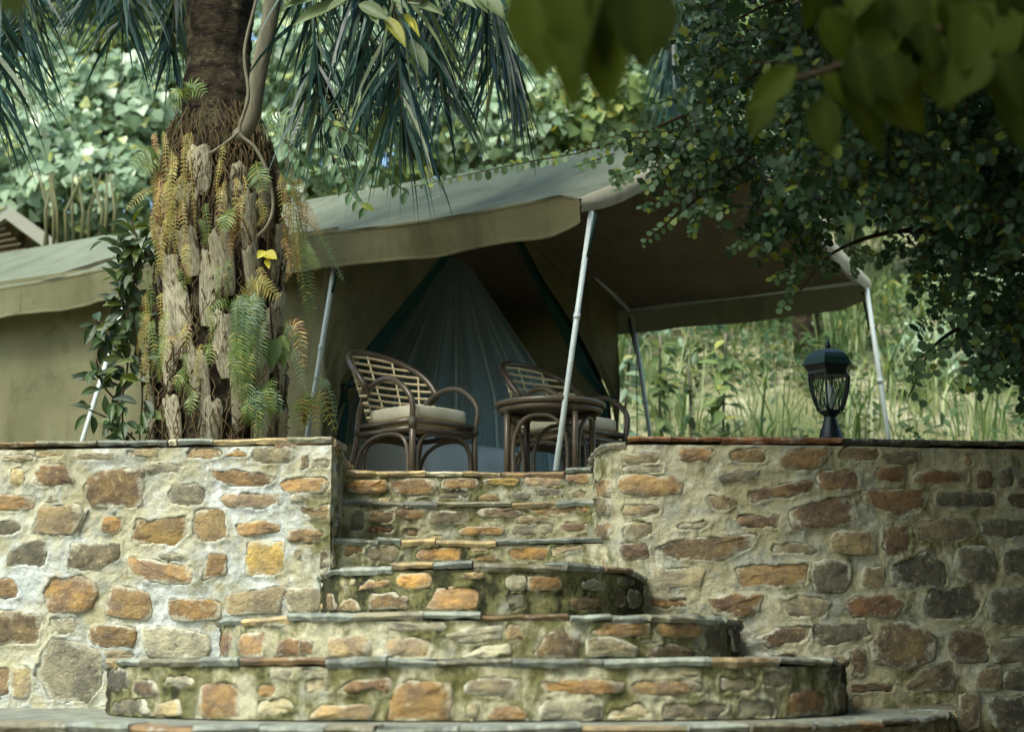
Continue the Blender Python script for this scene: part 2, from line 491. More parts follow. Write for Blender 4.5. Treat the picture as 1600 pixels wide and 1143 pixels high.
def slab_row(face, z, cuts, parent, name, codes, thick=0.035, over=0.03, back=0.25, rnd=R, sag=0.006):
    # flat stones along the top of a face; cuts = list of (s0, s1)
    for i, (s0, s1) in enumerate(cuts):
        g = rnd.uniform(0.0, 0.004); th = thick * rnd.uniform(0.7, 1.15); zz = z + rnd.uniform(-sag, sag) * 0.5
        n = max(3, int((s1 - s0) / 0.05)); tilt = rnd.uniform(-sag, sag)
        m = MB(); rows = []
        for k in range(n + 1):
            s = s0 + g + (s1 - s0 - 2 * g) * k / n
            o = over + rnd.uniform(-.016, .012); e = rnd.uniform(-.004, .004); dt = tilt * (k / n - .5)
            rows.append([face.pos(s, zz - th + rnd.uniform(-.006, .004) + dt, o - .012), face.pos(s, zz - th * .5 + e + dt, o), face.pos(s, zz - .004 + dt + rnd.uniform(-.003, .002), o - .006),
                         face.pos(s, zz + dt, o - .03), face.pos(s, zz + dt, -back), face.pos(s, zz - th + dt, -back)])
        for r in rows: m.add(r, [])
        for k in range(n):
            for j in range(6):
                j2 = (j + 1) % 6
                m.f.append((k * 6 + j, (k + 1) * 6 + j, (k + 1) * 6 + j2, k * 6 + j2))
        m.f.append(tuple(range(6))); m.f.append(tuple(n * 6 + j for j in reversed(range(6))))
        o = m.build(name, M_SLATE, parent, smooth=False)
        c = PAL[codes[i % len(codes)]]; kk = rnd.uniform(.85, 1.15)
        col = srgb(*[min(255, x * kk) for x in c]); o.color = (col[0], col[1], col[2], 1)

def cuts_px(face, pxs, py):       # pixel columns of the joints -> arc lengths
    s = [face.hit(x, py)[0] for x in pxs]
    return list(zip(s, s[1:]))
def cuts_rnd(face, rnd, lo=0.18, hi=0.5, s0=0.0, s1=None):
    s1 = face.len if s1 is None else s1
    out, s = [], s0
    while s < s1 - 0.02:
        e = min(s + rnd.uniform(lo, hi), s1)
        if s1 - e < 0.1: e = s1
        out.append((s, e)); s = e
    return out
def C4(*q): return conv(q, 0, 670, .4139)
def C5(*q): return conv(q, 480, 690, .3963)
def C6(*q): return conv(q, 900, 660, .4375)
def conv(q, ox, oy, k):
    if isinstance(q[0], tuple): return [(ox + a * k, oy + b * k) for a, b in q]
    return (ox + q[0] * k, oy + q[1] * k, ox + q[2] * k, oy + q[3] * k)

def fill_stones(face, parent, rnd, s0, s1, z0, z1, tries, codes, wr=(.05, .22), hr=(.03, .09), gap=.012):
    # smaller stones, half buried in the mortar, wherever the traced ones leave room
    made = []
    for _ in range(tries):
        w, h = rnd.uniform(*wr), rnd.uniform(*hr); s = rnd.uniform(s0, s1 - w); z = rnd.uniform(z0, z1 - h)
        ok = True
        for st in face.stones:
            if s < max(p[0] for p in st) + gap and s + w > min(p[0] for p in st) - gap and z < max(p[1] for p in st) + gap and z + h > min(p[1] for p in st) - gap: ok = False; break
        if not ok: continue
        q = []
        for k in range(7):
            an = -2 * math.pi * k / 7 + rnd.uniform(-.25, .25); c, sn = math.cos(an), math.sin(an)
            e = 1 / max(abs(c), abs(sn)) ** .75
            q.append((s + w / 2 + w / 2 * c * e * rnd.uniform(.8, 1.05), z + h / 2 + h / 2 * sn * e * rnd.uniform(.8, 1.05)))
        o = add_stone(face, q, rnd.choice(codes), parent, rnd, raw=True)
        if o is not None: made.append(o)
    return made
ZW = P(980, 681, 8.72).z          # top of both retaining walls
COP = 0.045
# ---- left wall
wl0, wl1 = Q(0, 690, ZW), Q(519, 682, ZW)
dl = (wl1 - wl0).normalized()
XL = wl1.x                        # face beside the stairs
left_pts = [wl0 - dl * 0.75, wl0, wl1 - dl * .35, wl1, Vector((XL - .004, wl1.y + .02, 0)), Vector((XL - .02, wl1.y + .5, 0)), Vector((XL - .03, 10.0, 0))]
# the corner needs its own normals: front face and return face are separate faces
front_left = Face(left_pts[:4], -0.75, ZW - COP)
return_left = Face([wl1 + Vector((.0, .004, 0)), Vector((XL - .015, wl1.y + .5, 0)), Vector((XL - .02, 10.1, 0))], -0.3, ZW - COP)
wallL = empty('stone_wall', (wl0.x, wl0.y + .2, -0.75), 'bright pale mortared stone wall left of the stairs, in front of the palm trunk', 'wall'); wallL['kind'] = 'thing'
LW = [(C4(0, 95, 130, 125), 'WT'), (C4(132, 78, 238, 108), 'T'), (C4(280, 90, 440, 117), 'WT'), (C4(475, 68, 605, 108), 'T'), (C4(700, 70, 838, 115), 'TO'),
      (C4((850, 100), (900, 78), (945, 90), (935, 108)), 'O'), (C4(945, 66, 1105, 128), 'GT'), (C4(1138, 95, 1166, 148), 'T'), (C4(1172, 112, 1245, 152), 'W'),
      (C4(545, 122, 695, 168), 'WG'), (C4(45, 150, 97, 210), 'T'), (C4((150, 138), (255, 135), (290, 200), (270, 208), (125, 212)), 'O'),
      (C4((380, 160), (540, 145), (540, 280), (500, 297), (350, 292), (315, 240), (325, 190)), 'OB'), (C4(630, 205, 785, 285), 'WG'),
      (C4((790, 148), (900, 155), (1030, 178), (1030, 210), (970, 226), (800, 198)), 'O'), (C4(1060, 180, 1246, 240), 'O'), (C4(-60, 250, 133, 305), 'O'),
      (C4(830, 245, 1060, 298), 'RW'), (C4((150, 290), (300, 282), (318, 320), (285, 398), (120, 392)), 'BT'), (C4((165, 282), (190, 245), (240, 280)), 'G'),
      (C4((325, 300), (335, 310), (300, 395), (288, 398)), 'G'), (C4(380, 330, 467, 393), 'L'), (C4(412, 308, 462, 322), 'K'),
      (C4((505, 338), (700, 328), (714, 390), (672, 436), (545, 438), (497, 410)), 'OY'), (C4(725, 303, 860, 428), 'TO'),
      (C4((890, 358), (1000, 343), (1056, 362), (1052, 388), (895, 406)), 'O'), (C4((1112, 288), (1180, 302), (1250, 282), (1250, 348), (1180, 335)), 'TO'),
      (C4(-80, 345, 75, 405), 'D'), (C4((172, 403), (180, 515), (18, 520), (30, 470), (90, 430)), 'D'), (C4((255, 435), (460, 428), (452, 490), (385, 525), (250, 538)), 'GB'),
      (C4(1080, 378, 1230, 430), 'TR'), (C4(920, 420, 1076, 555), 'Y'), (C4((475, 476), (560, 492), (728, 520), (724, 587), (560, 574), (485, 548)), 'O'),
      (C4((785, 468), (860, 475), (856, 548), (763, 570)), 'O'), (C4(-70, 562, 72, 635), 'O'), (C4(160, 558, 370, 690), 'O'),
      (C4((428, 590), (560, 618), (580, 690), (562, 720), (398, 702)), 'OB'), (C4(633, 645, 837, 725), 'O'), (C4((858, 625), (1080, 588), (1065, 690), (855, 700)), 'BG'),
      (C4(1075, 598, 1210, 692), 'WT'), (C4(-60, 685, 167, 818), 'B'), (C4(187, 710, 290, 773), 'WG'), (C4(335, 742, 516, 822), 'OB'),
      (C4((525, 752), (640, 745), (780, 770), (792, 862), (560, 864)), 'WG'), (C4((190, 788), (300, 800), (385, 842), (392, 960), (345, 1032), (190, 1027), (128, 930), (150, 850)), 'DG'),
      (C4(45, 890, 122, 1015), 'T'), (C4(-60, 895, 38, 1005), 'TR'), (C4(1098, 250, 1160, 275), 'W'), (C4(600, 470, 700, 495), 'W'),
      (C4(395, 835, 510, 865), 'T'), (C4(-150, 420, -30, 500), 'B'), (C4(-200, 140, -60, 215), 'G'), (C4(-190, 590, -100, 680), 'D')]
RL = [(C4(1255, 120, 1300, 190), 'D'), (C4(1257, 205, 1312, 258), 'DB'), (C4(1255, 275, 1312, 322), 'D'), (C4(1252, 335, 1302, 375), 'K'), (C4(1250, 400, 1300, 440), 'DG'), (C4(1235, 458, 1306, 528), 'B')]
rs = random.Random(11)
for sh, c in LW: add_stone(front_left, sh, c, wallL, rs)
for sh, c in RL: add_stone(return_left, sh, c, wallL, rs)
fill_stones(front_left, wallL, rs, .02, front_left.len - .02, -.5, ZW - COP - .02, 700, ['WT', 'T', 'WG', 'G', 'WT', 'TO'])
ml = link('mortar', mortar_mesh('mortar', front_left, lambda s, z, v: 0.04 + 0.30 * np.clip((0.05 - z) / 0.6, 0, 1) + 0.32 * np.exp(-((s - front_left.len) / 0.16) ** 2) * (z < 0.9) + 0.03 * (z > 0.9), seed=3, lime_skylight=.38), wallL)
link('mortar', mortar_mesh('mortar', return_left, lambda s, z, v: 0.36 + 0 * s, seed=21), wallL)
core = MB()
core.add([front_left.pos(0, -.75, -.03), front_left.pos(front_left.len - .03, -.75, -.03), front_left.pos(front_left.len - .03, -.75, -.4), front_left.pos(0, -.75, -.4)] +
         [front_left.pos(0, ZW - COP, -.012), front_left.pos(front_left.len - .03, ZW - COP, -.012), front_left.pos(front_left.len - .03, ZW - COP, -.4), front_left.pos(0, ZW - COP, -.4)],
         [(4, 5, 6, 7), (2, 3, 7, 6), (3, 0, 4, 7)])
core.at['moss'] = [0.2] * 8
core.build('wall_top', M_MORTAR, wallL, smooth=False)
slab_row(front_left, ZW, [(0, .72)] + cuts_px(front_left, [0, 57, 153, 262, 278, 333, 449, 518], 690), wallL, 'coping_stone', ['T', 'B', 'G', 'S', 'W', 'S', 'T', 'G'], thick=.034, over=.018, back=.38, rnd=rs)
slab_row(return_left, ZW - .006, [(0.02, .36), (.37, .8), (.81, 1.3)], wallL, 'coping_stone', ['B', 'G', 'T'], thick=.04, over=.02, back=.3, rnd=rs)

# ---- right wall
wr1 = Q(1600, 689, ZW)
right_pts = [Vector((.455, 10.1, 0)), Vector((.45, 9.25, 0)), Vector((.452, 9.0, 0)), Vector((.47, 8.87, 0)), Vector((.51, 8.775, 0)), Vector((.57, 8.73, 0)), Vector((.66, 8.72, 0)),
             Vector((1.5, 8.745, 0)), wr1, wr1 + Vector((.7, .02, 0)), wr1 + Vector((1.6, -.12, 0))]
right_face = Face(right_pts, -0.75, ZW - COP)
wallR = empty('stone_wall', (1.6, 8.95, -0.75), 'long shaded mortared stone wall right of the stairs, below the black lantern', 'wall'); wallR['kind'] = 'thing'
RW = [(C6(365, 92, 487, 138), 'O'), (C6(545, 92, 677, 142), 'TO'), (C6((725, 130), (760, 97), (905, 93), (885, 163), (730, 165)), 'O'), (C6(930, 90, 1085, 135), 'B'), (C6(1090, 105, 1225, 150), 'DG'),
      (C6(150, 186, 380, 258), 'OB'), (C6(165, 110, 300, 146), 'GT'), (C6((490, 185), (560, 170), (655, 168), (640, 205), (520, 218)), 'GD'), (C6((605, 245), (720, 225), (842, 202), (850, 240), (765, 267), (608, 292)), 'RB'),
      (C6(860, 165, 1010, 240), 'RB'), (C6(1068, 158, 1176, 212), 'R'), (C6(1200, 170, 1398, 218), 'R'), (C6(1430, 165, 1490, 235), 'DR'), (C6(1508, 160, 1562, 235), 'D'), (C6(1572, 195, 1660, 235), 'D'),
      (C6(160, 293, 302, 335), 'T'), (C6((465, 268), (540, 255), (577, 285), (540, 320), (480, 305)), 'TB'), (C6((755, 322), (880, 270), (985, 256), (1012, 358), (900, 378), (775, 388)), 'RD'),
      (C6((1000, 250), (1060, 240), (1240, 234), (1267, 265), (1247, 305), (1160, 337), (1040, 300)), 'RB'), (C6(1285, 250, 1500, 303), 'K'), (C6(1540, 255, 1640, 307), 'DR'),
      (C6(165, 355, 272, 410), 'TG'), (C6((355, 370), (430, 352), (508, 347), (480, 370), (370, 388)), 'W'), (C6(570, 330, 727, 374), 'RD'), (C6(910, 384, 1072, 471), 'BT'), (C6(1094, 358, 1192, 477), 'BR'),
      (C6((1195, 380), (1240, 348), (1425, 345), (1432, 400), (1320, 430), (1220, 415)), 'BG'), (C6(1440, 345, 1640, 410), 'D'),
      (C6((265, 452), (350, 420), (500, 405), (645, 396), (642, 440), (545, 486), (380, 492)), 'B'), (C6((695, 435), (800, 425), (858, 455), (850, 470), (700, 472)), 'BG'), (C6(157, 430, 262, 487), 'RD'),
      (C6((1125, 505), (1220, 470), (1260, 448), (1318, 500), (1320, 592), (1130, 590)), 'K'), (C6(1350, 440, 1502, 570), 'DG'), (C6(1520, 445, 1640, 547), 'D'),
      (C6((258, 520), (470, 517), (450, 585), (330, 592)), 'TW'), (C6((567, 520), (640, 503), (832, 500), (828, 580), (590, 588)), 'BO'), (C6(835, 488, 982, 612), 'G'), (C6(1015, 513, 1105, 588), 'T'),
      (C6(245, 625, 400, 664), 'O'), (C6((470, 625), (560, 612), (667, 615), (660, 670), (560, 702), (490, 680)), 'OR'), (C6((718, 630), (790, 618), (908, 640), (890, 698), (760, 690)), 'GT'),
      (C6((960, 650), (1000, 615), (1120, 612), (1178, 650), (1140, 692), (990, 690)), 'R'), (C6(1238, 588, 1447, 702), 'K'), (C6(1462, 593, 1620, 720), 'DG'),
      (C6((640, 770), (720, 730), (836, 728), (830, 775), (690, 804)), 'RD'), (C6((845, 720), (1040, 706), (1047, 760), (930, 790), (850, 785)), 'G'),
      (C6((1045, 790), (1090, 730), (1180, 706), (1282, 760), (1275, 850), (1180, 888), (1060, 850)), 'B'), (C6(1330, 735, 1472, 855), 'RD'), (C6(1475, 770, 1640, 857), 'DG'),
      (C6(980, 806, 1038, 894), 'BO'), (C6(975, 930, 1140, 962), 'B'), (C6((1185, 930), (1240, 880), (1345, 845), (1352, 955), (1180, 958)), 'BD'), (C6(1430, 875, 1520, 960), 'BD'), (C6(1525, 880, 1640, 957), 'D'),
      (C6(1362, 965, 1442, 1100), 'BD'), (C6(1475, 980, 1640, 1100), 'D'), (C6(62, 200, 128, 266), 'O'), (C6(66, 270, 132, 330), 'GB'), (C6(70, 360, 134, 417), 'B'), (C6(165, 152, 310, 180), 'W'),
      (C6(1680, 160, 1780, 240), 'D'), (C6(1690, 440, 1800, 560), 'D'), (C6(1700, 640, 1800, 730), 'DR'), (C6(1660, 300, 1780, 380), 'B')]
for sh, c in RW: add_stone(right_face, sh, c, wallR, rs)
fill_stones(right_face, wallR, rs, .9, right_face.len - .02, -.5, ZW - COP - .02, 900, ['WT', 'T', 'WG', 'G', 'TB', 'B'])
mr = link('mortar', mortar_mesh('mortar', right_face, lambda s, z, v: 0.12 + 0.34 * np.exp(-((s - 1.25) / 0.3) ** 2) + 0.25 * np.clip((0.05 - z) / .6, 0, 1) + 0.22 * np.clip((v[..., 0] - 1.3) / 1.6, 0, 1), seed=40), wallR)
core = MB(); k0 = 0
ss = np.linspace(0.0, right_face.len, 26)
for s in ss:
    core.add([right_face.pos(s, ZW - COP, -.012), right_face.pos(s, ZW - COP, -.4 if s > 1.7 else -.3), right_face.pos(s, -.75, -.4 if s > 1.7 else -.3)], [])
for i in range(len(ss) - 1):
    a = i * 3
    core.f += [(a, a + 3, a + 4, a + 1), (a + 1, a + 4, a + 5, a + 2)]
core.at['moss'] = [0.25] * len(core.v)
core.build('wall_top', M_MORTAR, wallR, smooth=False)
sR = right_face.hit(979, 683)[0]
slab_row(right_face, ZW, cuts_px(right_face, [980, 1049, 1126, 1207, 1316, 1452, 1600], 684) + [(right_face.hit(1600, 684)[0], right_face.len - .8), (right_face.len - .79, right_face.len)], wallR, 'coping_stone', ['R', 'R', 'R', 'R', 'K', 'D', 'D'], thick=.036, over=.018, back=.38, rnd=rs)
slab_row(right_face, ZW - .03, [(.05, .5), (.505, .95), (.955, sR - .005)], wallR, 'coping_stone', ['G', 'D', 'G'], thick=.04, over=.024, back=.3, rnd=rs)

# ---- stairs
def ellipse(cx, cy, a, b, n=44, ex=2.35, full=1.0):
    out = []
    for i in range(n + 1):
        t = math.pi * (1 - i / n)
        c, s = math.cos(t), math.sin(t)
        out.append(Vector((cx + a * math.copysign(abs(c) ** (2 / ex), c), cy - b * abs(s) ** (2 / ex), 0)))
    return out
WY = 8.80
def cpt(px, d): return (px - 800) / F * d
xin0, xin1 = XL - .02, .452
STEP = [  # plan curve, pixel row of the edge at the middle, depth of the middle
    ([Vector(p).to_3d() for p in spline([(-4.2, 6.75, 0), (-2.6, 6.55, 0), (-1.4, 6.3, 0), (-.1, 6.1, 0), (.75, 6.2, 0), (1.35, 6.68, 0), (1.82, 7.5, 0), (2.1, 8.3, 0), (2.22, 8.82, 0)], 44)], 1131, 6.1),
    (ellipse(cpt(745, 7.8), WY, 1.75, WY - 6.65, ex=2.6), 1028, 6.65),
    (ellipse(cpt(748, 8.0), WY, 1.27, WY - 7.15, ex=2.45), 957, 7.15),
    (ellipse(cpt(752, 8.3), WY + .1, .815, WY + .1 - 7.62, ex=2.2), 878, 7.62),
    ([Vector(p).to_3d() for p in spline([(xin0, 8.86, 0), (-.5, 8.97, 0), (-.2, 9.0, 0), (.1, 8.97, 0), (xin1 + .03, 8.86, 0)], 22)], 842, 9.0),
    ([Vector(p).to_3d() for p in spline([(xin0, 9.27, 0), (-.5, 9.36, 0), (-.2, 9.38, 0), (.1, 9.35, 0), (xin1, 9.22, 0)], 22)], 783, 9.38),
    ([Vector(p).to_3d() for p in spline([(xin0, 9.66, 0), (-.5, 9.74, 0), (-.2, 9.74, 0), (.1, 9.68, 0), (xin1, 9.5, 0)], 22)], 737, 9.74)]
SZ = [P(700, s[1], s[2]).z for s in STEP]
SZ[0] = -0.205
print('step heights', [round(z, 3) for z in SZ], 'wall', round(ZW, 3))
ZT = SZ[6]                        # terrace level
stairs = empty('stone_staircase', (-.15, 7.4, -0.6), 'wide mossy stone staircase with rounded lower steps rising to the tent', 'staircase'); stairs['kind'] = 'thing'
S_ST = {6: [(C5(158, 148, 320, 206), 'L'), (C5(325, 146, 515, 208), 'O'), (C5(530, 145, 680, 187), 'OB'), (C5((685, 155), (760, 138), (842, 150), (820, 172), (700, 172)), 'Y'), (C5(855, 122, 1005, 174), 'RW'), (C5(1015, 110, 1118, 165), 'O'), (C5(520, 192, 640, 222), 'G'), (C5(900, 185, 1010, 214), 'G')],
        5: [(C5(345, 262, 465, 306), 'O'), (C5(235, 270, 342, 320), 'TO'), (C5(475, 272, 637, 328), 'GB'), (C5(670, 256, 847, 299), 'B'), (C5(865, 246, 1060, 286), 'OB'), (C5(830, 290, 970, 320), 'T'), (C5(230, 330, 350, 362), 'R'), (C5(600, 334, 775, 368), 'O'), (C5(805, 322, 975, 364), 'G'), (C5(1072, 240, 1113, 276), 'O'), (C5(166, 272, 226, 350), 'D'), (C5(1000, 320, 1110, 350), 'BO')],
        4: [(C5(140, 388, 224, 445), 'LO'), (C5(228, 395, 368, 472), 'GB'), (C5(420, 417, 610, 470), 'L'), (C5((630, 470), (660, 445), (740, 440), (777, 470)), 'O'), (C5(790, 415, 952, 467), 'L'), (C5((955, 415), (1080, 388), (1092, 425), (965, 452)), 'OW'), (C5(640, 408, 720, 435), 'T')],
        3: [(C5((200, 585), (240, 545), (330, 540), (320, 570)), 'O'), (C5(350, 518, 497, 574), 'L'), (C5((250, 660), (255, 598), (340, 595), (360, 608), (397, 615), (395, 660)), 'BO'), (C5((125, 668), (145, 625), (190, 618), (214, 668)), 'B'), (C5((465, 662), (505, 570), (665, 570), (690, 615), (675, 662)), 'LO'),
            (C5(780, 525, 865, 585), 'W'), (C5(864, 527, 1002, 586), 'O'), (C5((1085, 555), (1130, 538), (1177, 560), (1165, 586), (1090, 582)), 'WD'), (C5(1020, 610, 1190, 660), 'B'), (C5(1208, 577, 1255, 655), 'RK'), (C5(1262, 580, 1312, 655), 'K'), (C5(600, 512, 700, 542), 'BT'), (C5(785, 598, 860, 655), 'G'), (C5(1225, 525, 1290, 565), 'D'), (C5(80, 600, 118, 665), 'B')],
        2: [(C5(320, 690, 547, 750), 'WG'), (C5(75, 765, 250, 846), 'OW'), (C5(-25, 780, 27, 842), 'O'), (C5(300, 770, 497, 850), 'OW'), (C5((545, 760), (640, 730), (775, 722), (770, 780), (600, 792)), 'W'), (C5(778, 722, 856, 784), 'BT'), (C5((600, 850), (690, 805), (800, 795), (805, 835), (740, 850)), 'W'),
            (C5((890, 850), (930, 760), (1000, 736), (1072, 790), (1065, 850)), 'B'), (C4(832, 762, 880, 858), 'RB'), (C4(905, 765, 1002, 860), 'O'), (C4((1035, 855), (1060, 800), (1120, 788), (1192, 800), (1180, 855)), 'OR'), (C6((50, 745), (110, 710), (262, 708), (265, 755), (90, 767)), 'O'), (C6(280, 709, 452, 766), 'O'),
            (C6((30, 775), (110, 765), (218, 800), (210, 838), (35, 836)), 'GT'), (C6((250, 835), (270, 800), (340, 788), (437, 820), (430, 835)), 'B'), (C6(455, 715, 540, 825), 'DB'), (C6(545, 705, 588, 818), 'K'), (C6(225, 770, 300, 788), 'G'), (C4(1000, 720, 1080, 745), 'W')],
        1: [(C5((-10, 935), (80, 930), (95, 975), (30, 1000), (-15, 995)), 'WT'), (C5((110, 985), (180, 940), (337, 928), (330, 1000), (280, 975)), 'OR'), (C5((10, 1090), (60, 1035), (230, 1030), (265, 1060), (250, 1098)), 'OT'), (C5((320, 1106), (330, 990), (390, 945), (562, 945), (567, 1100)), 'O'), (C5((618, 990), (640, 932), (837, 930), (815, 1007)), 'BW'),
            (C5((915, 955), (1000, 935), (1250, 942), (1240, 985), (1160, 1000), (950, 985)), 'LO'), (C5((710, 1104), (730, 1045), (820, 1040), (872, 1070), (865, 1104)), 'O'), (C5(920, 1013, 1162, 1102), 'GW'), (C5((1175, 1104), (1200, 1040), (1320, 1028), (1362, 1060), (1355, 1106)), 'TW'),
            (C4(505, 950, 596, 1010), 'DR'), (C4(610, 933, 737, 976), 'W'), (C4((565, 1085), (600, 1035), (680, 1015), (690, 1075)), 'T'), (C4(745, 948, 912, 1094), 'O'), (C4(975, 960, 1052, 1015), 'O'), (C4(420, 905, 500, 985), 'K'), (C4(430, 1020, 562, 1075), 'D'), (C4((970, 1078), (985, 1025), (1080, 1005), (1122, 1060), (1060, 1080)), 'TW'),
            (C6(-5, 1000, 95, 1062), 'G'), (C6(185, 915, 457, 970), 'OT'), (C6(305, 998, 537, 1062), 'TW'), (C6(580, 985, 702, 1055), 'GW'), (C6(650, 883, 777, 945), 'GW'), (C6((745, 1045), (760, 965), (830, 942), (895, 965), (897, 1040)), 'OR'), (C6(915, 930, 968, 1030), 'RD'), (C6(510, 905, 652, 956), 'WT'), (C6(360, 890, 440, 908), 'T'), (C4(1020, 900, 1110, 945), 'W'), (C4(1130, 895, 1250, 930), 'W'), (C6(880, 860, 940, 915), 'K')],
        0: [((40 + i * 130 + rs.uniform(-20, 20), 1150 + rs.uniform(0, 6), 130 + i * 130 + rs.uniform(-20, 10), 1185 + rs.uniform(-5, 10)), 'OBTGO'[i % 5]) for i in range(10)]}
S_CUT = {6: [545, 604, 664, 723, 783, 885, 922], 5: [545, 580, 630, 683, 800, 870, 922], 4: [548, 590, 626, 680, 776, 826, 925]}
S_COD = {6: 'TTWTBS', 5: 'SGSGTS', 4: 'SSTTSS'}
S_MOSS = {0: .42, 1: .43, 2: .41, 3: .52, 4: .46, 5: .48, 6: .40}
for k in range(7):
    pts, row, dep = STEP[k]
    zb = SZ[k - 1] if k else -0.62
    f = Face(pts, zb, SZ[k] - .032)
    # tread and body: a solid under the edging
    n = len(pts)
    yb = 10.15 if k >= 4 else WY + .3
    if k == 0: yb = WY + .3
    vs = [(p.x + f.vn[i].x * -.004, p.y + f.vn[i].y * -.004, SZ[k] - .006) for i, p in enumerate(pts)] + [(p.x, max(yb, p.y + .02), SZ[k] - .006) for p in pts]
    moss_k = S_MOSS[k]
    # stones first so that the mortar knows about them
    tmp = []
    for sh, c in S_ST[k]:
        o = add_stone(f, sh, c, None, rs)
        if o is not None: tmp.append(o)
    tmp += fill_stones(f, None, rs, .03, f.len - .03, f.z0 + .005, f.z1 - .005, 260, ['WT', 'T', 'WG', 'G', 'TO', 'BD'], (.05, .18), (.03, .07))
    me = mortar_mesh('step', f, lambda s, z, v, b=moss_k, L=f.len, kk=k: b + 0.0 * s + (0.48 * np.exp(-((np.minimum(s, L - s) - (.9 if kk == 1 else .5)) / 0.38) ** 2) if kk in (1, 2, 3) else 0.0), seed=60 + 7 * k, res=.008, lime_skylight=.14)
    step = link('step', me, stairs)
    for o in tmp: o.parent = step
    tr = MB(); tr.add(vs, [(i, i + 1, n + i + 1, n + i) for i in range(n - 1)])
    tr.at['moss'] = [0.3] * len(vs)
    t = tr.build('tread', M_SLATE, step, smooth=False); t.color = srgb(128, 130, 116)
    if k in S_CUT:
        cuts = cuts_px(f, S_CUT[k], row); cuts[0] = (0, cuts[0][1]); cuts[-1] = (cuts[-1][0], f.len); cod = S_COD[k]
    else:
        cuts = cuts_rnd(f, rs, .16, .46); cod = ['S', 'G', 'S', 'S', 'T', 'S', 'G', 'S', 'B', 'S']
    slab_row(f, SZ[k], cuts, step, 'edging_stone', cod, thick=.034, over=.024, back=.16, rnd=rs, sag=.014)

# ---- ground
M_DIRT = ground_material('bare_earth', srgb(92, 74, 50), srgb(120, 98, 66), srgb(64, 56, 36))
M_PAVE = ground_material('terrace_cement', srgb(140, 132, 116), srgb(160, 150, 130), srgb(104, 96, 80), 2.0, .006)
g = MB()
xs = [-60, -20, -8, -4, 0, 4, 8, 20, 60]; ys = [-60, -20, -4, 0, 3, 5, 6, 8, 9.2]
for y in ys:
    for x in xs: g.add([(x, y, -1.5 if y < 3 else -1.5 + .88 * min(1, (y - 3) / 3) ** .8)], [])
for j in range(len(ys) - 1):
    for i in range(len(xs) - 1):
        a = j * 9 + i; g.f.append((a, a + 1, a + 10, a + 9))
tag(g.build('ground', M_DIRT), 'bare earth ground in front of the stairs', None, kind='structure')
tf = MB()
fp = STEP[6][0]
n = len(fp)
tf.add([(p.x, p.y + .05, ZT - .012) for p in fp] + [(p.x * 1.0, 10.12, ZT - .012) for p in fp], [(i, i + 1, n + i + 1, n + i) for i in range(n - 1)])
tf.add([(-1.6, 10.1, ZT - .012), (1.9, 10.1, ZT - .012), (2.9, 12.6, ZT - .012), (-3.2, 13.5, ZT - .012)], [(0, 1, 2, 3)])
tag(tf.build('terrace', M_PAVE, smooth=False), 'cement terrace floor under the rattan chairs', None, kind='structure')
# ================================================================== tent
M_ROOF = canvas_material('weathered_roof_canvas', srgb(110, 116, 98), srgb(86, 90, 72), trans=0.04, streak=.45)
M_CANVAS = canvas_material('olive_canvas', srgb(113, 110, 82), srgb(82, 78, 56), trans=0.22, streak=.5)
M_TEAL = canvas_material('dark_green_lining', srgb(26, 60, 54), srgb(16, 40, 38), streak=.2)
M_HEM = canvas_material('pale_hem_canvas', srgb(176, 170, 148), srgb(140, 132, 108), trans=.1)
M_STEEL = plain('galvanised_steel', srgb(188, 198, 196), .4, .6, metal=.0, var=.2, scale=30, bump=.1)
M_STRAP = plain('green_webbing', srgb(28, 52, 46), .8, .2)
ze = P(905, 358, 9.9).z
eL, eA, eB = Q(0, 492, ze), Q(515, 420, ze), Q(905, 358, ze)
eD, eC = Q(972, 525, ze), Q(1358, 478, ze)
ax = (eB - eL).normalized()
gab = eC - eB
aA = (eA - eB).dot(ax); aL = (Q(176, 463, ze) - eB).dot(ax)
A_END = -9.4
gu = gab.normalized(); GL = gab.length
def TP(a, t, z): return Vector((eB.x, eB.y, 0)) + Vector((ax.x, ax.y, 0)) * a + Vector((gab.x, gab.y, 0)) * t + Vector((0, 0, z))
Mid = TP(0, .5, 0)
zr = P(800 + F * Mid.x / Mid.y, 196, Mid.y).z
zv = ze + .235
print('tent eave', round(ze, 2), 'ridge', round(zr, 2), 'half span', round(GL / 2, 2), 'terrace', round(ZT, 2), 'porch len', round(-aA, 2), 'B', eB, 'C', eC, 'angle', math.degrees(ax.angle(gu)))
tent = empty('safari_tent', TP(-3, .5, ZT), 'olive canvas safari tent with ridged fly roof and open porch behind the stairs', 'tent'); tent['kind'] = 'thing'
poles_a = [0.0, aA, aL, aL - 2.6, aL - 5.0]
def sag(a):                       # the eave dips between the poles
    ps = sorted(poles_a)
    for p, q in zip(ps, ps[1:]):
        if p <= a <= q:
            u = (a - p) / (q - p); return 4 * u * (1 - u)
    return 0.0
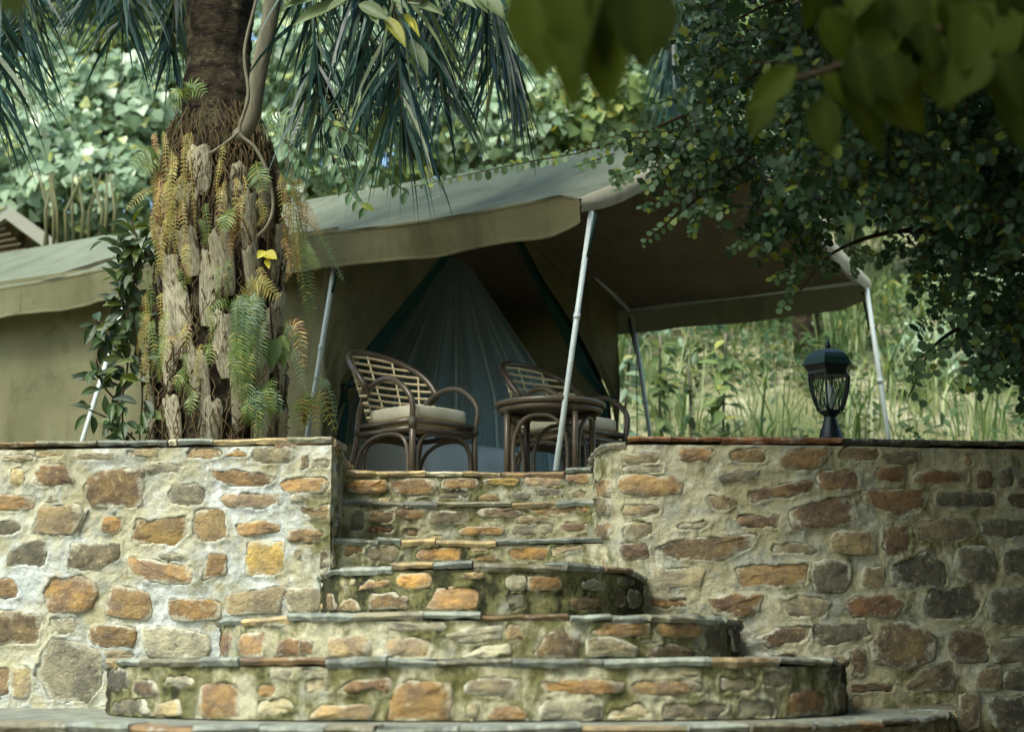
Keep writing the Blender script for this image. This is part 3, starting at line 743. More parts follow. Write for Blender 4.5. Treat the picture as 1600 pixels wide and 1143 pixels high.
def roof_side(name, near):
    na, ntt = 150, 18
    V = []
    for i in range(na + 1):
        a = A_END * (1 - i / na)
        for j in range(ntt + 1):
            u = j / ntt
            t = .5 * u if near else 1 - .5 * u
            z = zv + (zr - zv) * u - .06 * math.sin(math.pi * u) - .03 * sag(a) * (1 - u) - .02 * math.sin(math.pi * u) * math.sin(a * 2.1 + u)
            if u < .001: z += 0
            t += (.004 * math.sin(a * 9 + 3 * u)) * (1 - u)
            if a > -.12:           # the corner of the fly is pulled down to its pole
                z -= .05 * (1 - u) ** 3 * (1 + a / .12)
            z += .012 * math.sin(a * 3.3 + u * 5) * math.sin(math.pi * u)
            V.append(TP(a, t, z))
    T = [(i * (ntt + 1) + j, (i + 1) * (ntt + 1) + j, (i + 1) * (ntt + 1) + j + 1, i * (ntt + 1) + j + 1) for i in range(na) for j in range(ntt)]
    return link(name, np_mesh(name, V, T, M_ROOF), tent)
roof_side('roof_panel', True); roof_side('roof_panel', False)
M_SHADE_SHEET = canvas_material('interior_shade_sheet', srgb(114, 106, 88), srgb(88, 80, 64), streak=.2)
def roof_shade_sheet(near):             # added sheet just under the fly, keeps its underside in shade
    V = []
    for i in range(61):
        a = (A_END + .02) * (1 - i / 60) - .02
        for j in range(13):
            u = .015 + .985 * j / 12; t = .5 * u if near else 1 - .5 * u
            V.append(TP(a, t, zv + (zr - zv) * u - .06 * math.sin(math.pi * u) - .03 * sag(a) * (1 - u) - .055))
    link('roof_shade_sheet', np_mesh('roof_shade_sheet', V, [(i * 13 + j, (i + 1) * 13 + j, (i + 1) * 13 + j + 1, i * 13 + j + 1) for i in range(60) for j in range(12)], M_SHADE_SHEET), tent)
roof_shade_sheet(True); roof_shade_sheet(False)
def valance(t, sgn):
    na, nz = 190, 8
    V = []
    for i in range(na + 1):
        a = A_END * (1 - i / na)
        for j in range(nz + 1):
            v = j / nz
            top = zv - .03 * sag(a) - (.05 * (1 + a / .12) if a > -.12 else 0)
            bot = ze - .026 * sag(a) + .006 * math.sin(a * 7.7) + (.045 * (1 + a / .2) if a > -.2 else 0)
            z = top + (bot - top) * v
            d = .018 * math.sin(a * 6.1 + .8 * math.sin(a * 1.9)) * v + .016 * math.sin(a * 2.3 + 1) * v - .025 * v + .007 * math.sin(a * 19 + 2 * math.sin(a * 3)) * v * v
            V.append(TP(a, t, z) + gu * (d * sgn))
    T = [(i * (nz + 1) + j, (i + 1) * (nz + 1) + j, (i + 1) * (nz + 1) + j + 1, i * (nz + 1) + j + 1) for i in range(na) for j in range(nz)]
    return link('valance', np_mesh('valance', V, T, M_CANVAS), tent)
valance(0, -1); valance(1, 1)
# gable hem at the open end: a band of lighter canvas folded over the edge
def hem(near):
    m = MB(); n = 24
    for j in range(n + 1):
        u = j / n; t = .5 * u if near else 1 - .5 * u
        z = zv + (zr - zv) * u - .06 * math.sin(math.pi * u) - .05 * (1 - u) ** 3 + .004
        w = .085 + .03 * math.sin(math.pi * u)
        dz = -.02 * math.sin(math.pi * min(1, u * 3)) if u < .34 else 0
        p = TP(.006, t, z)
        m.add([p - ax * .05 + Vector((0, 0, .004)), p + ax * .012, p + ax * .016 + Vector((0, 0, -w * .55 + dz)), p + ax * .004 + Vector((0, 0, -w + dz))], [])
    for j in range(n):
        for k in range(3): m.f.append((j * 4 + k, (j + 1) * 4 + k, (j + 1) * 4 + k + 1, j * 4 + k + 1))
    m.build('gable_hem', M_HEM, tent)
hem(True); hem(False)
# seams and hems, stitched strips standing a little proud of the cloth
def strip(name, fn, n, m, w=.012):
    mb = MB()
    for k in range(n + 1):
        p, sd, nn = fn(k / n)
        mb.add([p - sd * w + nn * .001, p - sd * w * .4 + nn * .004, p + sd * w * .4 + nn * .004, p + sd * w + nn * .001], [])
    for k in range(n):
        for j in range(3): mb.f.append((k * 4 + j, k * 4 + j + 1, (k + 1) * 4 + j + 1, (k + 1) * 4 + j))
    return mb.build(name, m, tent)
rn = (Vector((0, 0, GL / 2)) - gu * (zr - zv)).normalized()
def roof_pt(a, u): return TP(a, .5 * u + (.004 * math.sin(a * 9 + 3 * u)) * (1 - u), zv + (zr - zv) * u - .06 * math.sin(math.pi * u) - .03 * sag(a) * (1 - u) - .02 * math.sin(math.pi * u) * math.sin(a * 2.1 + u) + .012 * math.sin(a * 3.3 + u * 5) * math.sin(math.pi * u))
def val_pt(a, v):
    top = zv - .03 * sag(a) - (.05 * (1 + a / .12) if a > -.12 else 0); bot = ze - .026 * sag(a) + .006 * math.sin(a * 7.7) + (.045 * (1 + a / .2) if a > -.2 else 0)
    d = .018 * math.sin(a * 6.1 + .8 * math.sin(a * 1.9)) * v + .016 * math.sin(a * 2.3 + 1) * v - .025 * v + .007 * math.sin(a * 19 + 2 * math.sin(a * 3)) * v * v
    return TP(a, 0, top + (bot - top) * v) + gu * (-d)
for k in range(7):
    a = -.75 - 1.32 * k
    strip('seam', lambda u, a=a: (roof_pt(a, .02 + .96 * u), Vector(ax), rn), 30, M_ROOF)
    strip('seam', lambda u, a=a: (val_pt(a, .03 + .94 * u), Vector(ax), -gu), 8, M_CANVAS, .009)
strip('hem', lambda u: (val_pt(A_END + (-.04 - A_END) * u, .95), Vector((0, 0, 1)), -gu), 190, M_CANVAS, .011)
strip('hem', lambda u: (val_pt(A_END + (-.04 - A_END) * u, .03), Vector((0, 0, 1)), -gu), 190, M_CANVAS, .010)
# body: side walls, back wall, front wall with tied-back flaps
def side_wall(t, name='side_wall', a1=None):
    na, nz = 120, 14
    V = []; a1 = aA - .12 if a1 is None else a1
    for i in range(na + 1):
        a = (A_END + .3) + (a1 - A_END - .3) * i / na
        for j in range(nz + 1):
            v = j / nz
            z = ZT + (zv + (zr - zv) * 2 * min(t, 1 - t) - .03 - ZT) * v
            d = .018 * math.sin(a * 5.2) * (1 - v) + .014 * math.sin(a * 11.7 + 2) * (1 - v * .6) + .02 * math.sin(a * 1.7 + v * 2)
            V.append(TP(a, t, z) + gu * d)
    T = [(i * (nz + 1) + j, (i + 1) * (nz + 1) + j, (i + 1) * (nz + 1) + j + 1, i * (nz + 1) + j + 1) for i in range(na) for j in range(nz)]
    return link(name, np_mesh(name, V, T, M_CANVAS), tent)
side_wall(.085); side_wall(.93)
bw = MB(); bw.add([TP(A_END + .3, .085, ZT), TP(A_END + .3, .93, ZT), TP(A_END + .3, .93, ze + .14), TP(A_END + .3, .5, zr - .05), TP(A_END + .3, .085, ze + .14)], [(0, 1, 2, 3, 4)])
bw.build('back_wall', M_CANVAS, tent, smooth=False)
aI = aA - 2.7
m = MB(); m.add([TP(aI, .085, ZT), TP(aI, .93, ZT), TP(aI, .93, zv + .1), TP(aI, .5, zr - .08), TP(aI, .085, zv + .1)], [(0, 1, 2, 3, 4)]); m.build('shade_partition', M_SHADE_SHEET, tent, smooth=False)  # added across the tent to keep the view inside dark
aW = aA - .10
w0, w1 = TP(aW, .03, 0), TP(aW, .97, 0)
front = Face([(w0.x, w0.y), (w1.x, w1.y)], ZT, zr)
def interp(tab, x):
    if x <= tab[0][0]: return tab[0][1]
    for (a, b), (c, d) in zip(tab, tab[1:]):
        if x <= c: return b + (d - b) * (x - a) / (c - a)
    return tab[-1][1]
def panel(name, left, right, y0, y1, m, fold=.02, nf=9.0, gather=None, off=0.0, nu=40, nv=60, fan=False):
    V = []
    for j in range(nv + 1):
        y = y0 + (y1 - y0) * j / nv
        xl, xr = interp(left, y), interp(right, y)
        for i in range(nu + 1):
            u = i / nu
            s, z = front.hit(xl + (xr - xl) * u, y)
            g = 1.0 if gather is None else .35 + 1.3 * math.exp(-((y - gather[0]) / gather[1]) ** 2)
            d = fold * g * (math.sin(u * nf + .6 * math.sin(j * .12)) + .5 * math.sin(u * nf * 2.3 + 1 + j * .03)) + .02 * math.sin(j / nv * 3 + u)
            V.append(front.pos(s, z, d + off))
    T = [(j * (nu + 1) + i, j * (nu + 1) + i + 1, (j + 1) * (nu + 1) + i + 1, (j + 1) * (nu + 1) + i) for j in range(nv) for i in range(nu)]
    return link(name, np_mesh(name, V, T, m), tent)
panel('door_flap', [(380, 478), (760, 486)], [(384, 702), (396, 690), (545, 568), (598, 541), (622, 540), (680, 526), (735, 512), (760, 505)], 384, 760, M_CANVAS, .016, 13, (605, 60))
panel('flap_lining', [(384, 690), (396, 676), (545, 564), (600, 538), (640, 530), (735, 508), (760, 500)], [(384, 716), (396, 709), (549, 600), (575, 570), (602, 548), (640, 552), (735, 540), (760, 540)], 384, 760, M_TEAL, .012, 6, (605, 50), off=-.03)
panel('door_flap', [(352, 800), (378, 816), (440, 848), (520, 900), (580, 932), (622, 953), (660, 958), (760, 950)], [(352, 800.5), (370, 832), (420, 915), (458, 975), (470, 972), (760, 966)], 352, 760, M_CANVAS, .016, 9, (618, 60))
panel('flap_lining', [(352, 796), (378, 808), (440, 838), (520, 878), (580, 906), (622, 944), (660, 930), (760, 905)], [(352, 806), (378, 822), (440, 856), (520, 910), (580, 940), (622, 958), (660, 962), (760, 955)], 352, 760, M_TEAL, .012, 5, (620, 50), off=-.03)
for px, py in ((542, 603), (951, 622)):
    s, z = front.hit(px, py); c = front.pos(s, z, .01)
    m = MB(); m.tube([c + front.at(s)[1].to_3d() * (.05 * math.cos(k * .7)) + Vector((ax.y, -ax.x, 0)) * (.05 * math.sin(k * .7)) + Vector((0, 0, .01 * k / 9)) for k in range(10)], .011, 6)
    m.build('tie_strap', M_TEAL, tent)
# poles, bars
def pole(name, a, t, z0, out, r=.0175):
    top = TP(a, t + (.035 if t < .5 else -.008), ze + .13); base = TP(a, t, z0) + gu * out
    m = MB(); m.tube([base, base.lerp(top, .5), top], r, 10); m.tube([base.lerp(top, .58) , base.lerp(top, .60)], r * 1.25, 10)
    o = m.build(name, M_STEEL, tent)
    k = MB(); d = (top - base).normalized()
    sdir = Vector((0, 0, 1)).cross(d).normalized()
    k.tube([top - d * .02 - sdir * .04, top - d * .10 - sdir * .036, top - d * .30 - sdir * .022], .010, 6)
    k.build('tension_strap', M_STRAP, tent)
    return base, top
for a, t, out in ((0, 0, -.22), (aA, .0, -.17), (aL, .0, -.36), (0, 1, .30), (aA, 1, .32)):
    pole('pole', a, t, ZT - .02, out)
def bar(name, p, q, r=.016):
    m = MB(); m.tube([p, p.lerp(q, .5), q], r, 8); m.build(name, M_STEEL, tent)
ins = .02
bar('eave_bar', TP(aA, 1 - .012, zv - .06), TP(0, 1 - .012, zv - .06))
bar('eave_bar', TP(aA, .012, zv - .06), TP(0, .012, zv - .06))
bar('ridge_bar', TP(A_END + .3, .5, zr - .05), TP(-.01, .5, zr - .05))
for a in (aA, -.06):
    bar('rafter', TP(a, .5, zr - .06), TP(a, .985, zv - .075), .015); bar('rafter', TP(a, .5, zr - .06), TP(a, .015, zv - .075), .015)
# guy cord by the far pole
m = MB(); m.tube([P(994, 520, eD.y), P(996, 700, eD.y - .05)], .004, 5); m.build('guy_cord', M_STRAP, tent)

# ---- mosquito net and bed inside
n_ = NT('mosquito_netting')
tr_ = n_.new('BsdfTransparent'); df = n_.new('BsdfDiffuse'); tl = n_.new('BsdfTranslucent')
for x in (df, tl): x.inputs[0].default_value = srgb(186, 212, 222)
m1 = n_.new('MixShader'); m1.inputs[0].default_value = .4; n_.lk(df.outputs[0], m1.inputs[1]); n_.lk(tl.outputs[0], m1.inputs[2])
m2 = n_.new('MixShader'); nz_ = n_.noise(n_.coord(), 2.5, 3); n_.lk(n_.math('ADD', .60, n_.math('MULTIPLY', nz_, .25)), m2.inputs[0])
n_.lk(tr_.outputs[0], m2.inputs[1]); n_.lk(m1.outputs[0], m2.inputs[2]); n_.lk(m2.outputs[0], n_.out.inputs['Surface'])
M_NET = n_.m
M_NETF = plain('net_folds', srgb(200, 216, 216), .9, .1, var=.1)
M_LINEN = canvas_material('white_linen', srgb(215, 222, 226), srgb(185, 192, 198), streak=.2)
nc = P(712, 392, 13.0)
net = empty('mosquito_net', (nc.x, nc.y, ZT), 'gauzy pale mosquito net hanging to a point over the bed inside the tent', 'mosquito net')
V = []; na, nzz = 160, 26
def netp(an, v, k=0.0):
    rad = .04 + 1.22 * v if v < .62 else .04 + 1.22 * .62 + .25 * (v - .62)
    rad *= 1 + .035 * math.sin(an * 17) * min(1, v * 3) + .02 * math.sin(an * 41 + 1) + k
    z = nc.z - (nc.z - ZT - .06) * v
    return Vector((nc.x + rad * math.cos(an) * 1.02, nc.y + rad * math.sin(an) * .8, z))
for j in range(nzz + 1):
    for i in range(na): V.append(netp(2 * math.pi * i / na, j / nzz))
T = [(j * na + i, j * na + (i + 1) % na, (j + 1) * na + (i + 1) % na, (j + 1) * na + i) for j in range(nzz) for i in range(na)]
link('netting', np_mesh('netting', V, T, M_NET), net)
rf = random.Random(5)
for i in range(26):
    an = math.pi * (1.06 + .88 * i / 26 + rf.uniform(-.012, .012)); w = rf.uniform(.006, .016) if rf.random() < .7 else rf.uniform(.02, .04)
    m = MB()
    for j in range(16):
        v = .03 + .97 * j / 15
        m.add([netp(an - w * .5, v, .012), netp(an, v, .03), netp(an + w * .5, v, .012)], [])
    for j in range(15):
        m.f += [(j * 3, j * 3 + 1, j * 3 + 4, j * 3 + 3), (j * 3 + 1, j * 3 + 2, j * 3 + 5, j * 3 + 4)]
    m.build('net_fold', M_NETF if i % 3 else M_NET, net)
m = MB(); m.tube([netp(math.pi * 2 * k / 20, .012) for k in range(21)], .012, 6); m.build('hoop', M_STEEL, net)
m = MB(); m.tube([nc, (nc.x, nc.y, zr - .1)], .004, 5); m.build('hanging_cord', M_NETF, net)
bc = P(668, 700, 12.3)
bed = empty('bed', (bc.x, bc.y, ZT), 'low bed with white linen under the net inside the tent', 'bed')
def cushion(m, c, sx, sy, sz, ux, uy, e=.35, n=14, pil=.012):
    # a box with rounded edges (superellipsoid), axes ux, uy
    vs, fs = [], []
    for i in range(n + 1):
        th = -math.pi / 2 + math.pi * i / n
        for j in range(2 * n):
            ph = 2 * math.pi * j / (2 * n)
            sg = lambda v, p: math.copysign(abs(v) ** p, v)
            x, y, z = sg(math.cos(th), e * .8) * sg(math.cos(ph), e), sg(math.cos(th), e * .8) * sg(math.sin(ph), e), sg(math.sin(th), e)
            vs.append(c + ux * (x * sx) + uy * (y * sy) + Vector((0, 0, z * sz + pil * (1 - x * x) * (1 - y * y) * (1 if z > 0 else 0))))
    for i in range(n):
        for j in range(2 * n):
            j2 = (j + 1) % (2 * n)
            fs.append((i * 2 * n + j, i * 2 * n + j2, (i + 1) * 2 * n + j2, (i + 1) * 2 * n + j))
    m.add(vs, fs)
X, Y = Vector((1, 0, 0)), Vector((0, 1, 0))
m = MB(); cushion(m, Vector((bc.x, bc.y, ZT + .33)), .56, .42, .14, gu, ax, .3); m.build('mattress', M_LINEN, bed)
m = MB(); cushion(m, Vector((bc.x, bc.y, ZT + .13)), .55, .41, .13, gu, ax, .2); m.build('bed_skirt', M_LINEN, bed)
m = MB(); cushion(m, Vector((bc.x, bc.y, ZT + .5)) - gu * .32, .13, .28, .06, gu, ax, .5); m.build('pillow', M_LINEN, bed)

# ================================================================== rattan furniture
M_RAT = plain('dark_rattan', srgb(82, 71, 57), .3, .5, var=.3, scale=26, bump=.15)
M_RATL = plain('light_rattan', srgb(212, 194, 156), .5, .4, var=.22, scale=40)
M_BIND = plain('rattan_binding', srgb(70, 66, 54), .5, .4, var=.3, scale=120, bump=.6)
M_CUSH = canvas_material('cushion_canvas', srgb(206, 198, 174), srgb(172, 160, 130), streak=.3)
M_TTOP = plain('table_weave', srgb(74, 66, 54), .4, .5, var=.3, scale=90, bump=.5)
def chair(label, px, d, facing):
    c0 = P(px, 735, d); base = Vector((c0.x, c0.y, ZT - .012))
    t = empty('rattan_armchair', base, label, 'chair', 'rattan armchairs on the terrace')
    fx, fy = facing; L = math.hypot(fx, fy); fw = Vector((fx / L, fy / L, 0)); rt = Vector((-fw.y, fw.x, 0))
    W3 = lambda x, y, z: base + rt * x + fw * y + Vector((0, 0, z))
    def tb(name, pts, r, m=M_RAT, n=0, seg=8):
        mm = MB(); pp = [W3(*p) for p in pts]
        if n: pp = spline(pp, n)
        mm.tube(pp, r, seg); return mm.build(name, m, t)
    hw, fd, bd = .262, .25, -.24
    for s in (-1, 1):
        tb('leg', [(s * hw, fd, 0), (s * hw, fd, .2), (s * hw, fd, .37)], .0195)
        tb('leg', [(s * hw * 1.04, bd - .09, 0), (s * hw, bd - .015, .3), (s * hw * 1.0, bd + .0, .45), (s * hw * .99, bd + .05, .575)], .0195, n=10)
        tb('armrest', [(s * hw, fd, .35), (s * hw * 1.06, fd + .005, .50), (s * hw * 1.08, .13, .615), (s * hw * 1.06, 0, .645), (s * hw * 1.02, -.12, .615), (s * hw * .99, bd + .05, .56)], .0185, n=26)
        tb('brace', [(s * hw, fd - .035, 0), (s * hw, fd - .045, .2), (s * hw, fd - .11, .285), (s * hw, 0, .305), (s * hw, bd + .1, .275), (s * hw, bd + .005, .19), (s * hw * 1.03, bd - .05, .0)], .0135, n=26)
        for z in (.325, .372): tb('seat_rail', [(s * hw, fd, z), (s * hw, 0, z), (s * hw, bd, z)], .0165)
        for y, z in ((fd, .355), (bd - .005, .35), (bd + .05, .565)):
            mm = MB(); p = W3(s * hw, y, z); mm.tube([p - Vector((0, 0, .032)), p + Vector((0, 0, .032))], .0245, 9); mm.build('binding', M_BIND, t)
    for y in (fd, bd):
        for z in (.325, .372): tb('seat_rail', [(-hw, y, z), (0, y + (.012 if y > 0 else 0), z), (hw, y, z)], .0165)
        tb('brace', [(-hw + .035, y, 0), (-hw + .045, y, .2), (-hw + .11, y, .285), (0, y, .305), (hw - .11, y, .285), (hw - .045, y, .2), (hw - .035, y, 0)], .0135, n=26)
    # basket back: hoops and ribs on a shell that opens backwards
    def shell(ph, z):
        k = (z - .36) / .54
        return ((.235 + .125 * k ** .8) * math.sin(ph), bd + .10 - (.10 + .225 * k) * math.cos(ph) - .02 * k, z)
    zrim = lambda ph: .575 + .325 * max(0.0, math.cos(ph * .93)) ** .85
    rim = [(-hw * .99, bd + .05, .56)] + [shell(math.radians(-92 + 184 * k / 30), zrim(math.radians(-92 + 184 * k / 30))) for k in range(31)] + [(hw * .99, bd + .05, .56)]
    tb('back_rim', rim, .021, n=60, seg=10)
    for z in (.42, .465, .51, .555, .6, .65, .70, .75, .80, .85):
        lim = 92
        while lim > 4 and zrim(math.radians(lim)) < z + .012: lim -= 2
        tb('back_hoop', [shell(math.radians(-lim + 2 * lim * k / 20), z + .02 * math.cos(math.pi * (k / 20 - .5))) for k in range(21)], .0088, M_RATL, seg=6)
    for ph in (-58, -29, 0, 29, 58):
        a = math.radians(ph); zt = zrim(a) - .005
        tb('back_rib', [shell(a, .37), shell(a, .37 + (zt - .37) * .33), shell(a, .37 + (zt - .37) * .66), shell(a, zt)], .0065, M_RATL, n=8, seg=6)
    mm = MB(); cushion(mm, W3(0, .01, .435), .235, .232, .043, rt, fw, .28); mm.build('cushion', M_CUSH, t)
    mm = MB(); mm.add([W3(-hw, fd, .378), W3(hw, fd, .378), W3(hw, bd, .378), W3(-hw, bd, .378)], [(0, 1, 2, 3)]); mm.build('seat_deck', M_RATL, t, smooth=False)
    return t
chair('dark rattan armchair nearest the left wall, clear of the table', 650, 10.5, (.72, -.70))
chair('dark rattan armchair partly hidden behind the round table', 889, 10.88, (.68, -.73))
tc = P(860, 735, 10.12)
tb0 = Vector((tc.x, tc.y, ZT - .03))
tab = empty('rattan_table', tb0, 'small round dark rattan coffee table behind the steel pole', 'table')
def ring(r, z, n=40): return [tb0 + Vector((r * math.cos(2 * math.pi * k / n), r * math.sin(2 * math.pi * k / n), z)) for k in range(n + 1)]
m = MB(); m.lathe([(.02, .455), (.30, .455), (.312, .462), (.312, .476), (.30, .484), (.02, .484)], tb0, 40); m.build('tabletop', M_TTOP, tab)
for z, r in ((.435, .298), (.468, .318)):
    m = MB(); m.tube(ring(r, z), .0185, 8, cap=False); m.build('rim', M_RAT, tab)
for k in range(4):
    an = math.radians(28 + 90 * k); an2 = an + math.pi / 2
    pt = lambda a, z, r=.292: tb0 + Vector((r * math.cos(a), r * math.sin(a), z))
    m = MB(); m.tube([pt(an, 0), pt(an, .2), pt(an, .44)], .0195, 8); m.build('leg', M_RAT, tab)
    m = MB(); m.tube([pt(an, .405), pt(an, .455)], .025, 8); m.build('binding', M_BIND, tab)
    q = [(.12, 0), (.13, .24), (.3, .36), (.5, .385), (.7, .36), (.87, .24), (.88, 0)]
    def bp(u, z):
        a, b = pt(an, z), pt(an2, z); s = a.lerp(b, u); cc = tb0 + Vector((0, 0, z)); d = (s - cc); d.z = 0
        return cc + d.normalized() * (.5 * d.length + .5 * .285) + Vector((0, 0, 0))
    m = MB(); m.tube(spline([bp(u, z) for u, z in q], 28), .0135, 7); m.build('brace', M_RAT, tab)

# ================================================================== lantern on the right wall
M_IRON = plain('black_cast_iron', srgb(20, 30, 32), .38, .5, var=.3, scale=40, bump=.3)
M_IRONR = plain('green_black_iron', srgb(24, 50, 46), .35, .5, var=.25, scale=30, bump=.2)
M_BULB = plain('frosted_glass', srgb(190, 205, 200), .5, .4, var=.08)
lc = P(1298, 676, 8.93); lb = Vector((lc.x, lc.y, ZW + .001))
lan = empty('post_lantern', lb, 'black cast iron lantern with domed roof standing on the right wall', 'lantern')
m = MB(); m.lathe([(.072, 0), (.072, .008), (.066, .012), (.047, .07), (.032, .122), (.034, .128)], lb, 36, .07, 1); m.build('base', M_IRON, lan)
m = MB(); m.lathe([(.030, .126), (.046, .14), (.062, .15), (.068, .155), (.068, .162), (.058, .163)], lb, 6, rot0=.2); m.build('cup', M_IRON, lan, smooth=False)
cr = lambda z: .064 + (.114 - .064) * math.sin(math.pi / 2 * min(1, (z - .158) / .19)) ** .9
hx = lambda k, z, r=None: lb + Vector(((r or cr(z)) * math.cos(.2 + math.pi / 3 * k), (r or cr(z)) * math.sin(.2 + math.pi / 3 * k), z))
def edgep(k, u, z): return hx(k, z).lerp(hx(k + 1, z), u)
zs = [.158 + .196 * i / 8 for i in range(9)]
for k in range(6):
    m = MB(); m.tube([hx(k, z) for z in zs], .0062, 6); m.build('corner_rib', M_IRON, lan)
    m = MB()
    for a, b, ph in ((.12, .60, 0), (.88, .40, 0)):
        m.tube([edgep(k, a + (b - a) * (.5 - .5 * math.cos(math.pi * i / 8)), z) for i, z in enumerate(zs)], .0026, 5)
        m.tube([edgep(k, a + (b - a) * (.5 + .5 * math.cos(math.pi * i / 8)), z) for i, z in enumerate(zs)], .0026, 5)
    m.build('lattice', M_IRON, lan)
m = MB(); m.lathe([(.104, .345), (.114, .352), (.116, .37), (.130, .392), (.134, .398), (.09, .398)], lb, 6, rot0=.2); m.build('collar', M_IRON, lan, smooth=False)
m = MB(); m.lathe([(.144, .394), (.150, .400), (.143, .410), (.130, .436), (.106, .462), (.072, .482), (.034, .492), (.016, .496)], lb, 6, rot0=.2); m.build('roof', M_IRONR, lan, smooth=False)
m = MB(); m.lathe([(.010, .492), (.009, .498), (.014, .503), (.016, .512), (.012, .526), (.004, .540), (.001, .544)], lb, 12); m.build('finial', M_IRON, lan)
m = MB(); m.lathe([(.012, .165), (.018, .18), (.022, .24), (.02, .29), (.008, .31)], lb, 14); m.build('bulb', M_BULB, lan)

# ================================================================== hut roof behind the tent
M_REED = plain('dry_reed', srgb(116, 106, 84), .9, .1, var=.4, scale=40, bump=.5)
M_BOARD = plain('pale_board', srgb(150, 148, 134), .8, .2, var=.2, scale=12)
hp = P(15, 345, 17.0)
hut = empty('thatched_hut', (hp.x - .6, hp.y + 1, ZT), 'reed roofed hut with a pale gable board peeking over the tent roof', 'hut'); hut['kind'] = 'thing'
r0, r1 = P(8, 332, 17.0), P(84, 388, 17.0)
dn = (r1 - r0); bk = Vector((-.25, 2.6, .0)); lf = Vector((-dn.x, .0, dn.z))
m = MB()
for a, b in ((r0, r0 + dn * 2.2), (r0, r0 + lf * 2.2)):
    d = (b - a).normalized(); nrm = Vector((0, -1, 0))
    up = Vector((0, 0, 1))
    m.add([a + up * .10, b + up * .10, b - up * .06, a - up * .06, a + up * .10 + bk * .05, b + up * .10 + bk * .05, b - up * .06 + bk * .05, a - up * .06 + bk * .05],
          [(0, 1, 2, 3), (4, 7, 6, 5), (0, 4, 5, 1), (3, 2, 6, 7), (1, 5, 6, 2), (0, 3, 7, 4)])
m.build('gable_board', M_BOARD, hut, smooth=False)
for s in (dn, lf):
    m = MB(); m.add([r0 + Vector((0, .02, .06)), r0 + s * 2.2 + Vector((0, .02, .06)), r0 + s * 2.2 + bk, r0 + bk], [(0, 1, 2, 3)]); m.build('roof', M_REED, hut, smooth=False)
for i in range(9):
    m = MB(); p = r0 + Vector((-.06 - .02 * i, .06, -.10 - .035 * i)); m.tube([p + Vector((-1.2, 0, -.33)), p + Vector((.0 + .075 * i, 0, -.02 * i))], .014, 6); m.build('reed_pole', M_REED, hut)
m = MB(); m.box((hp.x - .55, hp.y + 1.3, ZT + .75), (2.2, 2.2, 2.1)); m.build('wall', M_REED, hut, smooth=False)
# ================================================================== leaves
LT = {  # templates: x across, y along, z up (units of width, length, length); columns of triangles
    'ovate': ([(0, 0, 0), (-.44, .30, .05), (.44, .30, .05), (0, .48, 0), (-.38, .66, .04), (.38, .66, .04), (0, 1, -.07)], [(0, 2, 3), (0, 3, 1), (3, 2, 5), (3, 5, 6), (3, 6, 4), (3, 4, 1)]),
    'heart': ([(0, .06, 0), (-.46, .10, .05), (.46, .10, .05), (0, .45, -.02), (-.5, .42, .05), (.5, .42, .05), (0, 1, -.10)], [(0, 2, 3), (0, 3, 1), (3, 2, 5), (3, 5, 6), (3, 6, 4), (3, 4, 1)]),
    'round': ([(0, 0, 0), (-.45, .22, .04), (.45, .22, .04), (0, .5, 0), (-.46, .74, .04), (.46, .74, .04), (0, 1, -.03)], [(0, 2, 3), (0, 3, 1), (3, 2, 5), (3, 5, 6), (3, 6, 4), (3, 4, 1)])}
MIDV = [1, 0, 0, 1, 0, 0, .6]
def nrmz(a): return a / (np.linalg.norm(a, axis=1, keepdims=True) + 1e-9)
def leaf_cloud(name, C, Dir, Nor, L, Wd, m, shape='ovate', parent=None, rnd=None):
    C, Dir, Nor = np.asarray(C, float), nrmz(np.asarray(Dir, float)), np.asarray(Nor, float)
    N = len(C); L = np.broadcast_to(L, N); Wd = np.broadcast_to(Wd, N)
    X = nrmz(np.cross(Dir, Nor)); Z = np.cross(X, Dir)
    tv, tf = LT[shape]; tv = np.array(tv); tf = np.array(tf)
    V = C[:, None, :] + X[:, None, :] * (tv[None, :, 0:1] * Wd[:, None, None]) + Dir[:, None, :] * (tv[None, :, 1:2] * L[:, None, None]) + Z[:, None, :] * (tv[None, :, 2:3] * L[:, None, None])
    k = len(tv)
    T = tf[None] + (np.arange(N) * k)[:, None, None]
    r = NR.random(N) if rnd is None else rnd
    me = np_mesh(name, V.reshape(-1, 3), T.reshape(-1, 3), m, {'rnd': np.repeat(r, k), 'mid': np.tile(MIDV, N)})
    return link(name, me, parent)
def leaf_mesh(name, m, prof, n=7, fold=.10, curl=.12, wave=0.0):     # one finer leaf, length 1 along y, width 1
    mb = MB(); mid = []
    for i in range(n + 1):
        y = i / n; w = interp(prof, y); z = -curl * y * y
        mb.add([(-w, y, z + fold * w * 1.3 + wave * math.sin(y * 14)), (-w * .5, y, z + fold * w * .55), (0, y, z), (w * .5, y, z + fold * w * .55), (w, y, z + fold * w * 1.3 - wave * math.sin(y * 13 + 1))], []); mid += [0, 0, 1, 0, 0]
    for i in range(n):
        for k in range(4): mb.f.append((i * 5 + k, i * 5 + k + 1, (i + 1) * 5 + k + 1, (i + 1) * 5 + k))
    mb.at['mid'] = mid; mb.at['rnd'] = [0.0] * len(mid)
    return mb.mesh(name, m)
OV = [(0, .02), (.12, .24), (.3, .44), (.45, .5), (.62, .45), (.8, .28), (.93, .09), (1, .0)]
HE = [(0, .30), (.06, .42), (.2, .5), (.4, .49), (.6, .38), (.8, .2), (.93, .07), (1, .0)]
LA = [(0, .03), (.15, .3), (.35, .48), (.5, .5), (.7, .4), (.86, .2), (1, 0)]
RO = [(0, .06), (.1, .32), (.3, .48), (.5, .5), (.7, .48), (.88, .34), (.97, .14), (1, .02)]
